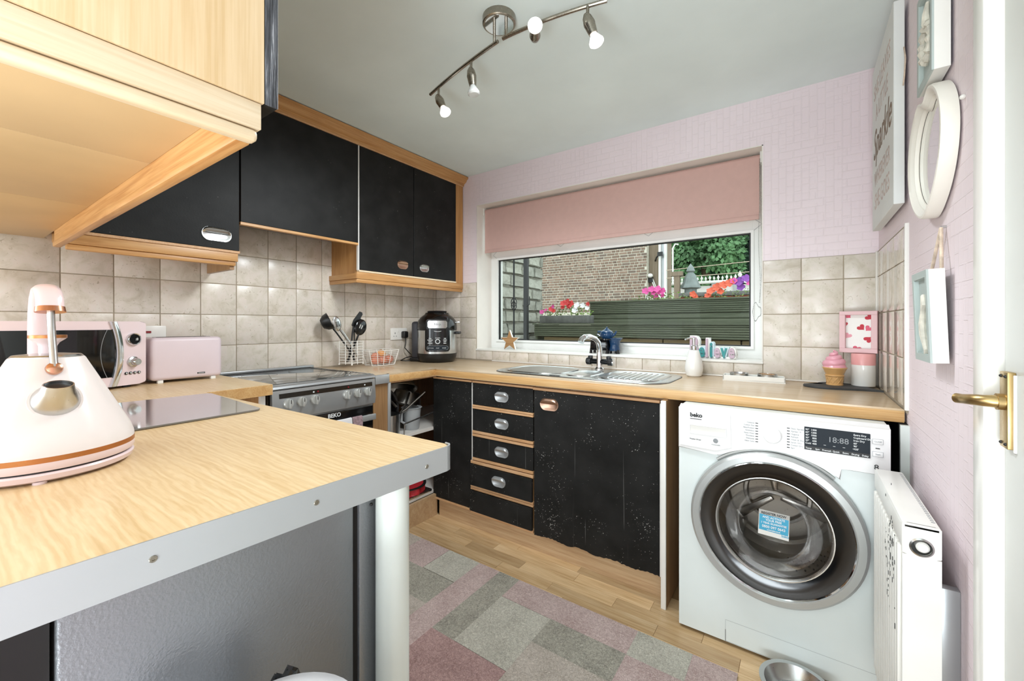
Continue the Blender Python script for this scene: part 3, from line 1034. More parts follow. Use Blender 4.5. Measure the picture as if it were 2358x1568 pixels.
# ------------------------------------------------------------------ cooker
ck = thing('electric_cooker', 'silver freestanding cooker with a glass ceramic hob', 'cooker', (-2.07, 1.07, 0))
cx0, cx1, cy0, cy1 = -2.372, -1.778, 0.822, 1.326
put('body', B().box(cx0, cx1 - 0.02, cy0 + 0.002, cy1 - 0.002, 0.03, 0.882), 'cooker', ck)
prof = [(cx0, 0.884), (cx1 - 0.012, 0.884), (cx1 + 0.002, 0.887), (cx1 - 0.002, 0.896), (cx1 - 0.018, 0.903), (cx0, 0.903)]
put('hob_surround', B().prism([(x, cy0, z) for x, z in prof], (0, cy1 - cy0, 0)), 'cooker', ck)
hp = put('hob_glass', B().box(cx0 + 0.03, cx1 - 0.022, cy0 + 0.012, cy1 - 0.012, 0.900, 0.9065, 0.002), 'hob', ck)
hb = B()
for (dx, dy, r) in ((-0.16, 0.13, 0.09), (-0.16, 0.37, 0.075), (-0.40, 0.13, 0.075), (-0.40, 0.37, 0.09)):
    hb.lathe([(r, 0), (r + 0.0015, 0), (r + 0.0015, 0.0003), (r, 0.0003)], Matrix.Translation((cx1 + dx, cy0 + dy, 0.9066)), 40, close=True)
put('cooking_zone', hb, 'hobline', hp)
put('hob_border', B().box(cx0 + 0.03, cx0 + 0.034, cy0 + 0.03, cy1 - 0.03, 0.9066, 0.9075).box(cx0 + 0.03, cx1 - 0.03, cy1 - 0.034, cy1 - 0.03, 0.9066, 0.9075), 'blackgloss', ck)
put('rear_strip', B().box(cx0 - 0.005, cx0 + 0.02, cy0, cy1, 0.90, 0.917, 0.004), 'cooker', ck)
pn = put('control_panel', B().prism([(cx1 - 0.03, cy0 + 0.002, 0.880), (cx1 - 0.002, cy0 + 0.002, 0.880), (cx1 + 0.006, cy0 + 0.002, 0.79), (cx1, cy0 + 0.002, 0.757), (cx1 - 0.03, cy0 + 0.002, 0.757)], (0, cy1 - cy0 - 0.004, 0)), 'cooker', ck)
put('black_strip', B().prism([(cx1 - 0.0022, cy0 + 0.03, 0.866), (cx1 + 0.0002, cy0 + 0.03, 0.866), (cx1 + 0.0022, cy0 + 0.03, 0.846), (cx1 - 0.0022, cy0 + 0.03, 0.846)], (0, cy1 - cy0 - 0.05, 0)), 'blackgloss', pn)
for yy in (0.8877, 0.9447, 1.004, 1.162, 1.219, 1.2757):
    m_ = Matrix.Translation((cx1 + 0.003, yy, 0.822)) @ Matrix.Rotation(PI / 2, 4, 'Y')
    kn = put('knob', B().lathe([(0, 0), (0.0215, 0), (0.0215, 0.004), (0.0195, 0.010), (0.018, 0.0115), (0, 0.0115)], m_, 28), 'knob', ck)
    put('grip', B().box(cx1 + 0.013, cx1 + 0.029, yy - 0.005, yy + 0.005, 0.803, 0.841, 0.003), 'knob', kn)
    put('pointer', B().box(cx1 + 0.0285, cx1 + 0.0298, yy - 0.0016, yy + 0.0016, 0.824, 0.840), 'printk', kn)
for yy, mm in ((1.02, 'redled'), (1.172, 'redled'), (1.262, 'printw'), (1.00, 'printw')):
    put('lamp', B().box(cx1 - 0.001, cx1 + 0.0024, yy - 0.003, yy + 0.003, 0.853, 0.859), mm, pn)
dr = put('grill_door', B().box(cx1 - 0.03, cx1 - 0.012, cy0 + 0.006, cy1 - 0.006, 0.42, 0.745, 0.003), 'blackgloss', ck)
put('door_handle', B().box(cx1 + 0.012, cx1 + 0.024, cy0 + 0.03, cy1 - 0.012, 0.678, 0.708, 0.004), 'alu', dr)
for yy in (cy0 + 0.045, cy1 - 0.03):
    put('handle_post', B().box(cx1 - 0.014, cx1 + 0.014, yy - 0.008, yy + 0.008, 0.684, 0.702), 'alu', dr)
put('lower_door', B().box(cx1 - 0.03, cx1 - 0.012, cy0 + 0.006, cy1 - 0.006, 0.08, 0.41, 0.003), 'blackgloss', ck)
text('lettering', 'BEKO', 0.026, 'printw', dr, (cx1 - 0.0115, 1.075, 0.722), '+X', bold=0.0006)


def towel(name, y0, y1, m, label, drop):
    b = B()
    n, k = 9, 10
    pr_ = [(-0.004, -drop * 0.7), (-0.004, -0.02), (-0.002, 0.004), (0.006, 0.007), (0.014, 0.004), (0.017, -0.02), (0.017, -drop)]
    fr, bk = [], []
    for i in range(n + 1):
        yy = y0 + (y1 - y0) * i / n
        wv = 0.0015 * math.sin(i * 1.9)
        fr.append([b.bm.verts.new((cx1 + 0.011 + px + (0.003 if px > 0.005 else -0.001) + wv, yy, 0.706 + pz)) for px, pz in pr_])
        bk.append([b.bm.verts.new((cx1 + 0.011 + px + wv, yy, 0.706 + pz - (0.002 if abs(px) < 0.012 else 0))) for px, pz in pr_])
    for g, s in ((fr, 1), (bk, -1)):
        for i in range(n):
            for j in range(len(pr_) - 1):
                q = (g[i][j], g[i + 1][j], g[i + 1][j + 1], g[i][j + 1])
                b.bm.faces.new(q if s > 0 else q[::-1])
    return single(name, b, m, label, 'towel', base=(cx1 + 0.02, (y0 + y1) / 2, 0.55))


towel('tea_towel', 0.98, 1.175, 'towelw', 'white towel hanging over the cooker door handle', 0.22)
towel('tea_towel', 1.178, 1.232, 'towelm', 'mauve towel hanging on the cooker handle right of the white one', 0.26)

# ------------------------------------------------------------------ peninsula with left worktop
pw = thing('peninsula_worktop', 'oak effect breakfast bar worktop with aluminium edge in the foreground', 'worktop', (-1.2, 0.1, PZ - 0.043))
pts = [(-0.578, 0.595), (-0.584, 0.608), (-0.598, 0.614), (-1.735, 0.578), (-1.752, 0.814), (LX + 0.007, 0.814), (LX + 0.007, -0.9), (-0.656, -0.9)]
put('board', B().prism([(x, y, PZ - 0.043) for x, y in pts], (0, 0, 0.043), 0.0012, 1), 'top_pen', pw)
# oak front edging on kitchen side
e = B()
e.prism([(-0.60, 0.6145, PZ - 0.042), (-1.735, 0.5785, PZ - 0.042), (-1.735, 0.5795, PZ - 0.042), (-0.60, 0.6158, PZ - 0.042)], (0, 0, 0.04))
e.prism([(-1.735, 0.5785, PZ - 0.042), (-1.752, 0.8135, PZ - 0.042), (-1.7495, 0.8135, PZ - 0.042), (-1.7325, 0.5785, PZ - 0.042)], (0, 0, 0.04))
put('oak_edging', e, 'edge_oak', pw)
put('cut_end', B().prism([(-1.752, 0.8142, PZ - 0.042), (-1.80, 0.8142, PZ - 0.042), (-1.80, 0.8152, PZ - 0.042), (-1.752, 0.8152, PZ - 0.042)], (0, 0, 0.04)), 'white', pw)
sx = -0.576
dirp = Vector((-0.656 + 0.578, -0.9 - 0.595, 0)).normalized()
p0 = Vector((-0.5765, 0.597, 0))
strip = [p0 + Vector((0.0022, 0, 0)), p0 + dirp * 1.49 + Vector((0.0022, 0, 0)), p0 + dirp * 1.49, p0]
sb = B()
sb.prism([(p.x, p.y, PZ - 0.047) for p in strip], (0, 0, 0.049))
arcp = [(-0.5743, 0.597), (-0.577, 0.608), (-0.585, 0.6155), (-0.598, 0.6175), (-0.598, 0.6145), (-0.5868, 0.6125), (-0.5795, 0.606), (-0.577, 0.597)]
sb.prism([(x, y, PZ - 0.047) for x, y in arcp], (0, 0, 0.049))
st = put('edge_strip', sb, 'alu', pw, label='aluminium edging strip')
for d_, dz in ((0.052, -0.024), (0.262, -0.020), (0.448, -0.020), (0.75, -0.02)):
    c = p0 + dirp * d_ + Vector((0.002, 0, 0))
    put('screw', B().lathe([(0, 0), (0.0042, 0), (0.0036, 0.0014), (0.0018, 0.0014), (0.0014, 0.0004), (0, 0.0004)], Matrix.Translation((c.x, c.y, PZ + dz)) @ Matrix.Rotation(PI / 2, 4, 'Y'), 14), 'nickel', st)
lg = thing('worktop_leg', 'round white metal leg under the corner of the breakfast bar', 'leg', (-0.63, 0.508, 0))
put('tube', B().cyl((-0.63, 0.508, 0), (-0.63, 0.508, PZ - 0.05), 0.0305, n=32), 'leg', lg)
put('top_plate', B().cyl((-0.63, 0.508, PZ - 0.050), (-0.63, 0.508, PZ - 0.043), 0.042, n=32), 'leg', lg)
fr = thing('under_counter_fridge', 'grey fridge seen from its side beneath the breakfast bar', 'fridge', (-0.95, 0.27, 0))
put('cabinet', B().box(-1.22, -0.664, 0.084, 0.449, 0.02, 0.855, 0.004), 'fridge', fr)
put('seal', B().box(-1.21, -0.67, 0.449, 0.460, 0.05, 0.85), 'darkgap', fr)
put('door', B().box(-1.22, -0.664, 0.460, 0.512, 0.04, 0.852, 0.006), 'fridge', fr)
put('hinge_screw', B().ball((-0.6625, 0.485, 0.82), 0.003), 'printk', fr)
mp = thing('marble_end_panel', 'black marble effect panel left of the grey fridge', 'panel', (-0.68, -0.2, 0))
put('board', B().box(-0.80, -0.672, -0.6, 0.080, 0, 0.868), 'marble', mp)
lb = thing('left_base_unit', 'oak base unit with white edge peeping out left of the cooker', 'cabinet', (-2.05, 0.65, 0))
put('body', B().box(LX + 0.01, -1.80, 0.50, 0.80, 0.1, 0.868), 'oak_z', lb)
put('edge', B().box(-1.80, -1.782, 0.782, 0.80, 0.1, 0.868), 'white', lb)

# chopping board
bd = B()
cpts = []
for cx_, cy_, a0 in ((-1.265, 0.532, 0), (-1.655, 0.552, PI / 2), (-1.675, 0.282, PI), (-1.26, 0.262, 1.5 * PI)):
    cpts += arc((cx_, cy_), 0.02, a0, a0 + PI / 2, 5, '2')
bd.prism([(x, y, PZ + 0.001) for x, y in cpts], (0, 0, 0.0045), 0.001, 1)
single('glass_chopping_board', bd, plain('smoked_glass_board', '6e6c68', 0.04, var=0.02, coat=1.0), 'smoked glass chopping board lying behind the kettle', 'chopping board', base=(-1.46, 0.41, PZ))

# ------------------------------------------------------------------ bin
bn = thing('swing_bin', 'bin with white domed lid and black bag poking out by the fridge', 'bin', (-0.483, 0.227, 0))
bmx = Matrix.Translation((-0.483, 0.227, 0))
put('body', B().lathe([(0, 0), (0.105, 0), (0.118, 0.5), (0.12, 0.60), (0.115, 0.60), (0.1, 0.02), (0, 0.02)], bmx, 32), 'blackmat', bn)
put('lid', B().lathe([(0.122, 0.60), (0.122, 0.63), (0.115, 0.66), (0.095, 0.69), (0.06, 0.708), (0, 0.714)], bmx, 40), 'binlid', bn)
put('flap_edge', B().box(-0.588, -0.560, 0.150, 0.225, 0.680, 0.697, 0.003), 'blackmat', bn)
bb = B()
r = bmesh.ops.create_icosphere(bb.bm, subdivisions=3, radius=1)
for v in r['verts']:
    k = 1 + 0.22 * math.sin(9 * v.co.x + 3) * math.cos(8 * v.co.y) + 0.15 * math.sin(13 * v.co.z + 5 * v.co.x)
    v.co = Vector((-0.578 + v.co.x * 0.022 * k, 0.285 + v.co.y * 0.024 * k, 0.648 + v.co.z * 0.034 * k))
put('bin_bag', bb, 'bag', bn, ang=25)

# ------------------------------------------------------------------ washing machine
FY = 1.668
wx0, wx1 = -0.385, 0.219
wm = thing('washing_machine', 'white front loading washing machine under the worktop', 'washing machine', (-0.083, 1.95, 0))
put('cabinet', B().box(wx0, wx0 + 0.012, FY + 0.02, 2.27, 0.012, 0.835).box(wx1 - 0.012, wx1, FY + 0.02, 2.27, 0.012, 0.835).box(wx0, wx1, FY + 0.02, 2.27, 0.835, 0.845, 0.003)
    .box(wx0 + 0.012, wx1 - 0.012, FY + 0.02, 2.26, 0.012, 0.03).box(wx0 + 0.012, wx1 - 0.012, 2.26, 2.27, 0.03, 0.835), 'washer', wm)
fb_ = B()
lo_, li_ = [], []
for i in range(64):
    a = 2 * PI * i / 64
    c_, s_ = math.cos(a), math.sin(a)
    li_.append((-0.083 + 0.205 * c_, 0.466 + 0.205 * s_))
    k = min(0.302 / max(abs(c_), 1e-6), (0.234 if s_ > 0 else 0.454) / max(abs(s_), 1e-6))
    lo_.append((-0.083 + k * c_, 0.466 + k * s_))
for ang_, cz_ in ((math.atan2(0.234, 0.302), 0.70), (math.atan2(-0.454, 0.302), 0.012)):
    for sg in (1, -1):
        tx_ = -0.083 + sg * 0.302
        j_ = min(range(64), key=lambda q_: (lo_[q_][0] - tx_) ** 2 + (lo_[q_][1] - cz_) ** 2)
        lo_[j_] = (tx_, cz_)
lv_ = [[fb_.bm.verts.new((x_, yy, z_)) for x_, z_ in L] for yy in (FY, FY + 0.02) for L in (lo_, li_)]
for i in range(64):
    j = (i + 1) % 64
    fb_.bm.faces.new((lv_[0][i], lv_[0][j], lv_[1][j], lv_[1][i]))
    fb_.bm.faces.new((lv_[2][i], lv_[3][i], lv_[3][j], lv_[2][j]))
    fb_.bm.faces.new((lv_[1][i], lv_[1][j], lv_[3][j], lv_[3][i]))
    fb_.bm.faces.new((lv_[0][i], lv_[2][i], lv_[2][j], lv_[0][j]))
put('front_panel', fb_, 'washer', wm)
# fascia with arched lower edge around the porthole
fx = [(wx0, 0.842), (wx1, 0.842), (wx1, 0.700), (0.125, 0.703), (0.10, 0.705)]
cxp, czp = -0.083, 0.466
for i in range(17):
    a = math.radians(50 + 75 * i / 16)
    fx.append((cxp + 0.285 * math.cos(a), czp + 0.262 * math.sin(a)))
fx += [(-0.262, 0.685), (wx0, 0.690)]
fa = put('fascia', B().prism([(x, FY - 0.008, z) for x, z in fx], (0, 0.03, 0), 0.003, 2), 'washer_panel', wm)
put('top_chamfer', B().prism([(wx0, FY - 0.006, 0.838), (wx0, FY + 0.03, 0.850), (wx0, FY + 0.03, 0.83)], (wx1 - wx0, 0, 0)), 'washer_panel', wm)
put('arch_lip', B().tube([(cxp + 0.262 * math.cos(math.radians(a)), FY - 0.002, czp + 0.260 * math.sin(math.radians(a))) for a in range(50, 131, 4)], 0.0055, 8), 'washer_ring', wm)
dw = put('detergent_drawer', B().prism([(-0.380, FY - 0.0105, 0.836), (-0.208, FY - 0.0105, 0.836), (-0.205, FY - 0.0105, 0.715), (-0.255, FY - 0.0105, 0.697), (-0.380, FY - 0.0105, 0.7)], (0, 0.003, 0), 0.001, 1), 'washer_panel', wm)
rc = B()
rc.box(-0.343, -0.222, FY - 0.0112, FY - 0.0100, 0.752, 0.783)
rp = put('handle_recess', rc, 'white', dw)
put('recess_shade', B().box(-0.343, -0.222, FY - 0.018, FY - 0.011, 0.781, 0.7845, 0.001, 1).box(-0.223, -0.2205, FY - 0.0155, FY - 0.011, 0.752, 0.783).box(-0.3445, -0.342, FY - 0.0145, FY - 0.011, 0.752, 0.783).box(-0.343, -0.222, FY - 0.013, FY - 0.011, 0.7505, 0.7525), 'washer_panel', dw)
text('logo', 'beko', 0.021, 'printk', dw, (-0.343, FY - 0.0112, 0.812), bold=0.0008)
put('logo_bar', B().box(-0.343, -0.303, FY - 0.0114, FY - 0.0106, 0.803, 0.8052), 'printk', dw)
text('lettering', 'Washer Dryer', 0.0068, 'printk', dw, (-0.345, FY - 0.0112, 0.7265))
put('wool_mark', B().ball((-0.256, FY - 0.0106, 0.733), 0.0085, (1, 0.08, 1)), 'printg', dw)
text('wool_lettering', 'WOOLMARK', 0.005, 'printg', dw, (-0.270, FY - 0.0112, 0.717))
dm = Matrix.Translation((-0.081, FY - 0.008, 0.782)) @ Matrix.Rotation(PI / 2, 4, 'X')
put('dial', B().lathe([(0, 0), (0.029, 0), (0.029, 0.003), (0.0265, 0.004), (0.0265, 0.016), (0.024, 0.019), (0, 0.0195)], dm, 36), 'washer_panel', wm)
left_words = ['Cottons', 'Cotton Eco', 'BabyProtect', 'Synthetics', 'Hand Wash', 'Woollens', 'Delicates', 'Dark Care']
right_words = ['Daily Xpress', 'Xpress 14', 'Hygiene', 'Refresh', 'Wash & Dry', 'Synth. Dry', 'Cotton Dry', 'Spin']
for i in range(8):
    z = 0.815 - i * 0.0092
    put('programme_mark', B().box(-0.131, -0.123, FY - 0.0092, FY - 0.0078, z - 0.0012, z + 0.0012), 'printk', fa)
    text('programme_name', left_words[i], 0.0068, 'printg', fa, (-0.134, FY - 0.0088, z - 0.002), align='RIGHT')
    put('programme_mark', B().box(-0.040, -0.032, FY - 0.0092, FY - 0.0078, z - 0.0052, z - 0.0028), 'printk', fa)
    text('programme_name', right_words[i], 0.0068, 'printg', fa, (-0.029, FY - 0.0088, z - 0.006))
ds = put('display', B().box(0.0075, 0.172, FY - 0.0105, FY - 0.007, 0.749, 0.823, 0.0008, 1), 'screen', wm)
put('button_band', B().box(0.0075, 0.172, FY - 0.0109, FY - 0.0098, 0.749, 0.7615), 'printk', ds)
for i, s in enumerate(['90°', '60°', '40°', '30°', '20°', 'Cold']):
    text('temperature', s, 0.0075, 'printw', ds, (0.0105, FY - 0.0112, 0.8125 - i * 0.0088), bold=0.0001)
for i, s in enumerate(['1400', '1200', '1000', '800', '600', '400']):
    text('spin_speed', s, 0.0075, 'printw', ds, (0.040, FY - 0.0112, 0.8125 - i * 0.0088), align='RIGHT', bold=0.0001)
for i, s in enumerate(['Extra Dry', 'Cupboard Dry', 'Iron Dry', "60'", "90'", "120'"]):
    text('dry_level', s, 0.0075, 'printw', ds, (0.132, FY - 0.0112, 0.8125 - i * 0.0088), bold=0.0001)
for i, s in enumerate(['Temp', 'Spin', 'Prewash', 'Quick', 'Extra', 'Drying', 'Delay']):
    text('button_name', s, 0.0068, 'printw', ds, (0.019 + i * 0.0235, FY - 0.0114, 0.7525), align='CENTER', bold=0.0001)
text('digits', '18:88', 0.024, 'printg', ds, (0.068, FY - 0.0112, 0.783))
for i in range(4):
    put('indicator', B().box(0.058 + i * 0.024, 0.064 + i * 0.024, FY - 0.0112, FY - 0.0102, 0.7705, 0.7715), 'printw', ds)
for z0, s in ((0.794, 'On/Off'), (0.756, 'Start')):
    bt = put('button', B().box(0.176, 0.202, FY - 0.0100, FY - 0.007, z0, z0 + 0.017, 0.0012, 2), 'washer_panel', wm)
    put('outline', B().frame(0.1765, 0.2015, z0 + 0.0005, z0 + 0.0165, FY - 0.0104, FY - 0.0096, 0.0008), 'printg', bt)
    text('lettering', s, 0.006, 'printg', bt, (0.189, FY - 0.0106, z0 + 0.0065), align='CENTER')
put('start_lamp', B().box(0.184, 0.194, FY - 0.0095, FY - 0.0078, 0.7805, 0.783), 'printk', fa)
text('capacity', '8', 0.022, 'printk', fa, (0.180, FY - 0.0088, 0.717), sx=1.1)
text('capacity', '5', 0.018, 'printk', fa, (0.192, FY - 0.0088, 0.708), sx=1.1)
pm = Matrix.Translation((cxp, FY, czp)) @ Matrix.Rotation(PI / 2, 4, 'X')
dr = put('porthole_ring', B().lathe([(0.215, 0.0), (0.253, 0.0), (0.256, 0.012), (0.254, 0.026), (0.246, 0.034), (0.228, 0.036), (0.2205, 0.030), (0.2205, 0.0)], pm, 72, close=True), 'washer_ring', wm)
put('chrome_line', B().lathe([(0.2200, 0.031), (0.2225, 0.034), (0.2245, 0.0345), (0.2225, 0.0365), (0.2195, 0.033)], pm, 72, close=True), 'chrome', dr)
put('dark_glass_ring', B().lathe([(0.164, 0.014), (0.168, 0.022), (0.19, 0.029), (0.2205, 0.032), (0.2205, 0.02), (0.164, 0.010)], pm, 72, close=True), 'blackgloss', dr)
put('glass_dome', B().lathe([(0.1665, 0.0185), (0.158, 0.017), (0.140, 0.012), (0.128, -0.02), (0.112, -0.055), (0.085, -0.075), (0.04, -0.083), (0, -0.085), (0, -0.081), (0.04, -0.079), (0.083, -0.071), (0.108, -0.052), (0.124, -0.018), (0.137, 0.015), (0.158, 0.0205), (0.1665, 0.0215)], pm, 64), 'dome', dr)
put('dome_rim', B().lathe([(0.162, 0.018), (0.168, 0.024), (0.171, 0.024), (0.165, 0.017)], pm, 64, close=True), 'steel', dr)
drum = put('drum', B().lathe([(0.163, 0.0), (0.17, -0.02), (0.2, -0.03), (0.235, -0.06), (0.235, -0.33), (0, -0.36), (0, -0.365), (0.24, -0.335), (0.24, -0.05), (0.2, -0.02), (0.172, -0.005)], pm, 48, close=True), 'steel_dark', wm)
hl = B()
for i in range(10):
    for j in range(5):
        a = math.radians(-80 + i * 7 + (j % 2) * 3.5)
        p = pm @ Vector((0.232 * math.cos(a), 0.232 * math.sin(a), -0.19 - j * 0.024))
        hl.ball(p, 0.0035, u=6, v=4)
for i in range(3):
    a = math.radians(100 + 120 * i)
    put('hub_arm', B().prism([pm @ Vector((r_ * math.cos(a + da), r_ * math.sin(a + da), -0.325 + 0.02 * (r_ < .1))) for r_, da in ((0.02, -0.5), (0.2, -0.10), (0.2, 0.10), (0.02, 0.5))], (0, 0.03, 0), 0.006), 'steel', drum)
put('drum_ridge', B().lathe([(0.10, -0.335), (0.105, -0.322), (0.115, -0.322), (0.12, -0.335)], pm, 48, close=True).lathe([(0.17, -0.33), (0.175, -0.315), (0.19, -0.315), (0.195, -0.33)], pm, 48, close=True), 'steel', drum)
put('drum_holes', hl, 'darkgap', drum, kind='stuff')
put('paddle', B().prism([pm @ Vector((0.16, -0.03, -0.06)), pm @ Vector((0.23, -0.055, -0.06)), pm @ Vector((0.23, 0.02, -0.06))], (0, 0.26, 0)), 'steel', drum)
put('paddle', B().prism([pm @ Vector((-0.10, -0.12, -0.06)), pm @ Vector((-0.175, -0.15, -0.06)), pm @ Vector((-0.12, -0.2, -0.06))], (0, 0.26, 0)), 'steel', drum)
sm = Matrix.Translation((-0.077, FY - 0.0205, 0.482)) @ Matrix.Rotation(math.radians(2), 4, 'Y')
sk_ = put('sticker', B().box(-0.044, 0.044, -0.001, 0.001, -0.042, 0.042).move(sm), 'paperw', dr, label='blue and white guarantee sticker')
put('blue_field', B().box(-0.0415, 0.0415, -0.0016, -0.0004, -0.026, 0.027).move(sm), 'sticker', dr)
RS = AX['-Y']
for s, z, sz, mm in (('REGISTER NOW', 0.0305, 0.0108, 'printk'), ('AND ACTIVATE', 0.0175, 0.0098, 'printw'), ('YOUR FREE', 0.0080, 0.0098, 'printw'), ('1 YEAR GUARANTEE', -0.0015, 0.0086, 'printw'), ('0800 097 0643', -0.0150, 0.0120, 'printw'), ('www.beko.co.uk', -0.0230, 0.0060, 'printw')):
    text('sticker_lettering', s, sz, mm, dr, (-0.077, FY - 0.0224, 0.482 + z), align='CENTER', bold=0.0002, sx=0.92)
text('sticker_logo', 'beko', 0.0105, 'sticker', dr, (-0.055, FY - 0.0219, 0.4475), bold=0.0002)
put('panel_joint', B().box(-0.226, -0.2245, FY - 0.0006, FY + 0.001, 0.013, 0.055), 'printk', wm)
put('filter_flap', B().frame(-0.2255, 0.20, 0.014, 0.09, FY - 0.0004, FY + 0.001, 0.0006), 'printg', wm)
for x in (wx0 + 0.04, wx1 - 0.04):
    put('foot', B().cyl((x, FY + 0.05, 0), (x, FY + 0.05, 0.014), 0.02, n=16), 'blackmat', wm)
    put('foot', B().cyl((x, 2.2, 0), (x, 2.2, 0.014), 0.02, n=16), 'blackmat', wm)
struct('gap_shade_strip', B().box(RX - 0.02, RX + 0.001, 1.752, 1.775, 0, BZ - 0.045).box(RX - 0.008, RX + 0.001, 1.775, WY, 0, BZ - 0.045), 'darkgap')  # near-black strips painting the shade in the gap beside the washing machine
struct('trim_5', B().box(RX - 0.021, RX + 0.001, 1.738, 1.752, 0, BZ - 0.045), 'leg')

# ------------------------------------------------------------------ radiator
rd = thing('radiator', 'white panel radiator with chipped paint on the right wall', 'radiator', (0.21, 1.4, 0.14))
ry0, ry1, rz0, rz1 = 1.20, 1.60, 0.135, 0.737
rx0, rx1 = 0.176, 0.236
put('top_grille', B().box(rx0, rx1, ry0, ry1, rz1 - 0.012, rz1, 0.004), 'rad', rd)
sl = B()
for i in range(34):
    yy = ry0 + 0.03 + i * 0.0105
    sl.box(rx1 - 0.010, rx1 - 0.004, yy, yy + 0.004, rz1 - 0.001, rz1 + 0.0004)
put('grille_slots', sl, 'printg', rd, kind='stuff')
put('back_panel', B().box(rx1 - 0.008, rx1, ry0 + 0.012, ry1 - 0.01, rz0, rz1 - 0.012), 'rad', rd)
fpn = put('front_panel', B().box(rx0 + 0.003, rx0 + 0.012, ry0 + 0.004, ry1, rz0, rz1 - 0.01), 'rad', rd)
put('top_band', B().box(rx0 - 0.001, rx0 + 0.006, ry0 + 0.002, ry1, rz1 - 0.055, rz1 - 0.004, 0.003), 'rad', fpn)
for i in range(13):
    yy = ry0 + 0.028 + i * 0.0285
    put('flute', B().box(rx0 - 0.004, rx0 + 0.006, yy, yy + 0.017, rz0 + 0.03, rz1 - 0.06, 0.0035, 2), 'rad', fpn)
ck_ = B()
for i in range(60):
    k = random.choice((1, 2, 2, 3, 3, 4, 4, 5))
    yy = ry0 + 0.028 + k * 0.0285 + random.choice((0.0, 0.002, 0.009, 0.0155))
    z = random.gauss(0.60, 0.06)
    h = random.uniform(0.002, 0.012)
    ck_.box(rx0 - 0.0043, rx0 - 0.0034, yy, yy + random.uniform(0.001, 0.0035), z, z + h)
put('paint_chips', ck_, 'printk', fpn, kind='stuff')
# end cheek with a round valve opening
eb = B()
n = 32
oc = []
cc = ((rx0 + rx1) / 2 + 0.0, 0.705)
ob_, ib_ = [], []
for i in range(n):
    a = 2 * PI * i / n
    c_, s_ = math.cos(a), math.sin(a)
    ib_.append((cc[0] + 0.0175 * c_, cc[1] - 0.014 + 0.0175 * s_))
    hx, hz = (rx1 - rx0) / 2, 0.033
    k = min(hx / max(abs(c_), 1e-6), hz / max(abs(s_), 1e-6))
    ob_.append((cc[0] + k * c_, cc[1] - 0.001 + k * s_))
vo = [[eb.bm.verts.new((x, yy, z)) for x, z in L] for yy in (ry0, ry0 + 0.006) for L in (ob_, ib_)]
for i in range(n):
    j = (i + 1) % n
    eb.bm.faces.new((vo[0][i], vo[0][j], vo[1][j], vo[1][i]))
    eb.bm.faces.new((vo[2][i], vo[3][i], vo[3][j], vo[2][j]))
    eb.bm.faces.new((vo[1][i], vo[1][j], vo[3][j], vo[3][i]))
    eb.bm.faces.new((vo[0][i], vo[2][i], vo[2][j], vo[0][j]))
eb.box(rx0, rx1, ry0, ry0 + 0.006, rz0, 0.671)
eb.box(rx0 + 0.001, rx1 - 0.001, ry0 + 0.002, ry0 + 0.012, rz0, 0.655)
ec = put('end_cheek', eb, 'rad', rd)
put('valve_cap', B().lathe([(0, 0), (0.011, 0), (0.011, 0.016), (0.008, 0.019), (0, 0.019)], Matrix.Translation((cc[0] + 0.002, ry0 + 0.018, cc[1] - 0.014)) @ Matrix.Rotation(PI / 2, 4, 'X'), 24), 'rad', ec)
put('valve_collar', B().lathe([(0.0165, 0), (0.0195, 0), (0.0195, 0.002), (0.0165, 0.004)], Matrix.Translation((cc[0], ry0 + 0.001, cc[1] - 0.014)) @ Matrix.Rotation(PI / 2, 4, 'X'), 32, close=True), 'steel', ec)
put('embossed_badge', B().box(rx0 + 0.012, rx1 - 0.010, ry0 - 0.0006, ry0 + 0.002, 0.612, 0.622, 0.0006, 1), 'rad', ec)
for yb in (1.24, 1.54):
    put('wall_bracket', B().box(rx1, RX, yb, yb + 0.022, rz0 + 0.02, 0.60, 0.002), 'cooker', rd, label='grey metal wall bracket')

# pet bowl
pb = thing('pet_bowl', 'steel pet bowl on the floor before the washing machine', 'bowl', (-0.012, 1.555, 0))
put('bowl', B().lathe([(0, 0.004), (0.055, 0.004), (0.085, 0.0), (0.098, 0.0), (0.088, 0.042), (0.1, 0.044), (0.1, 0.047), (0.086, 0.047), (0.070, 0.02), (0.06, 0.012), (0, 0.010)], Matrix.Translation((-0.012, 1.545, 0)), 48), 'steel', pb)

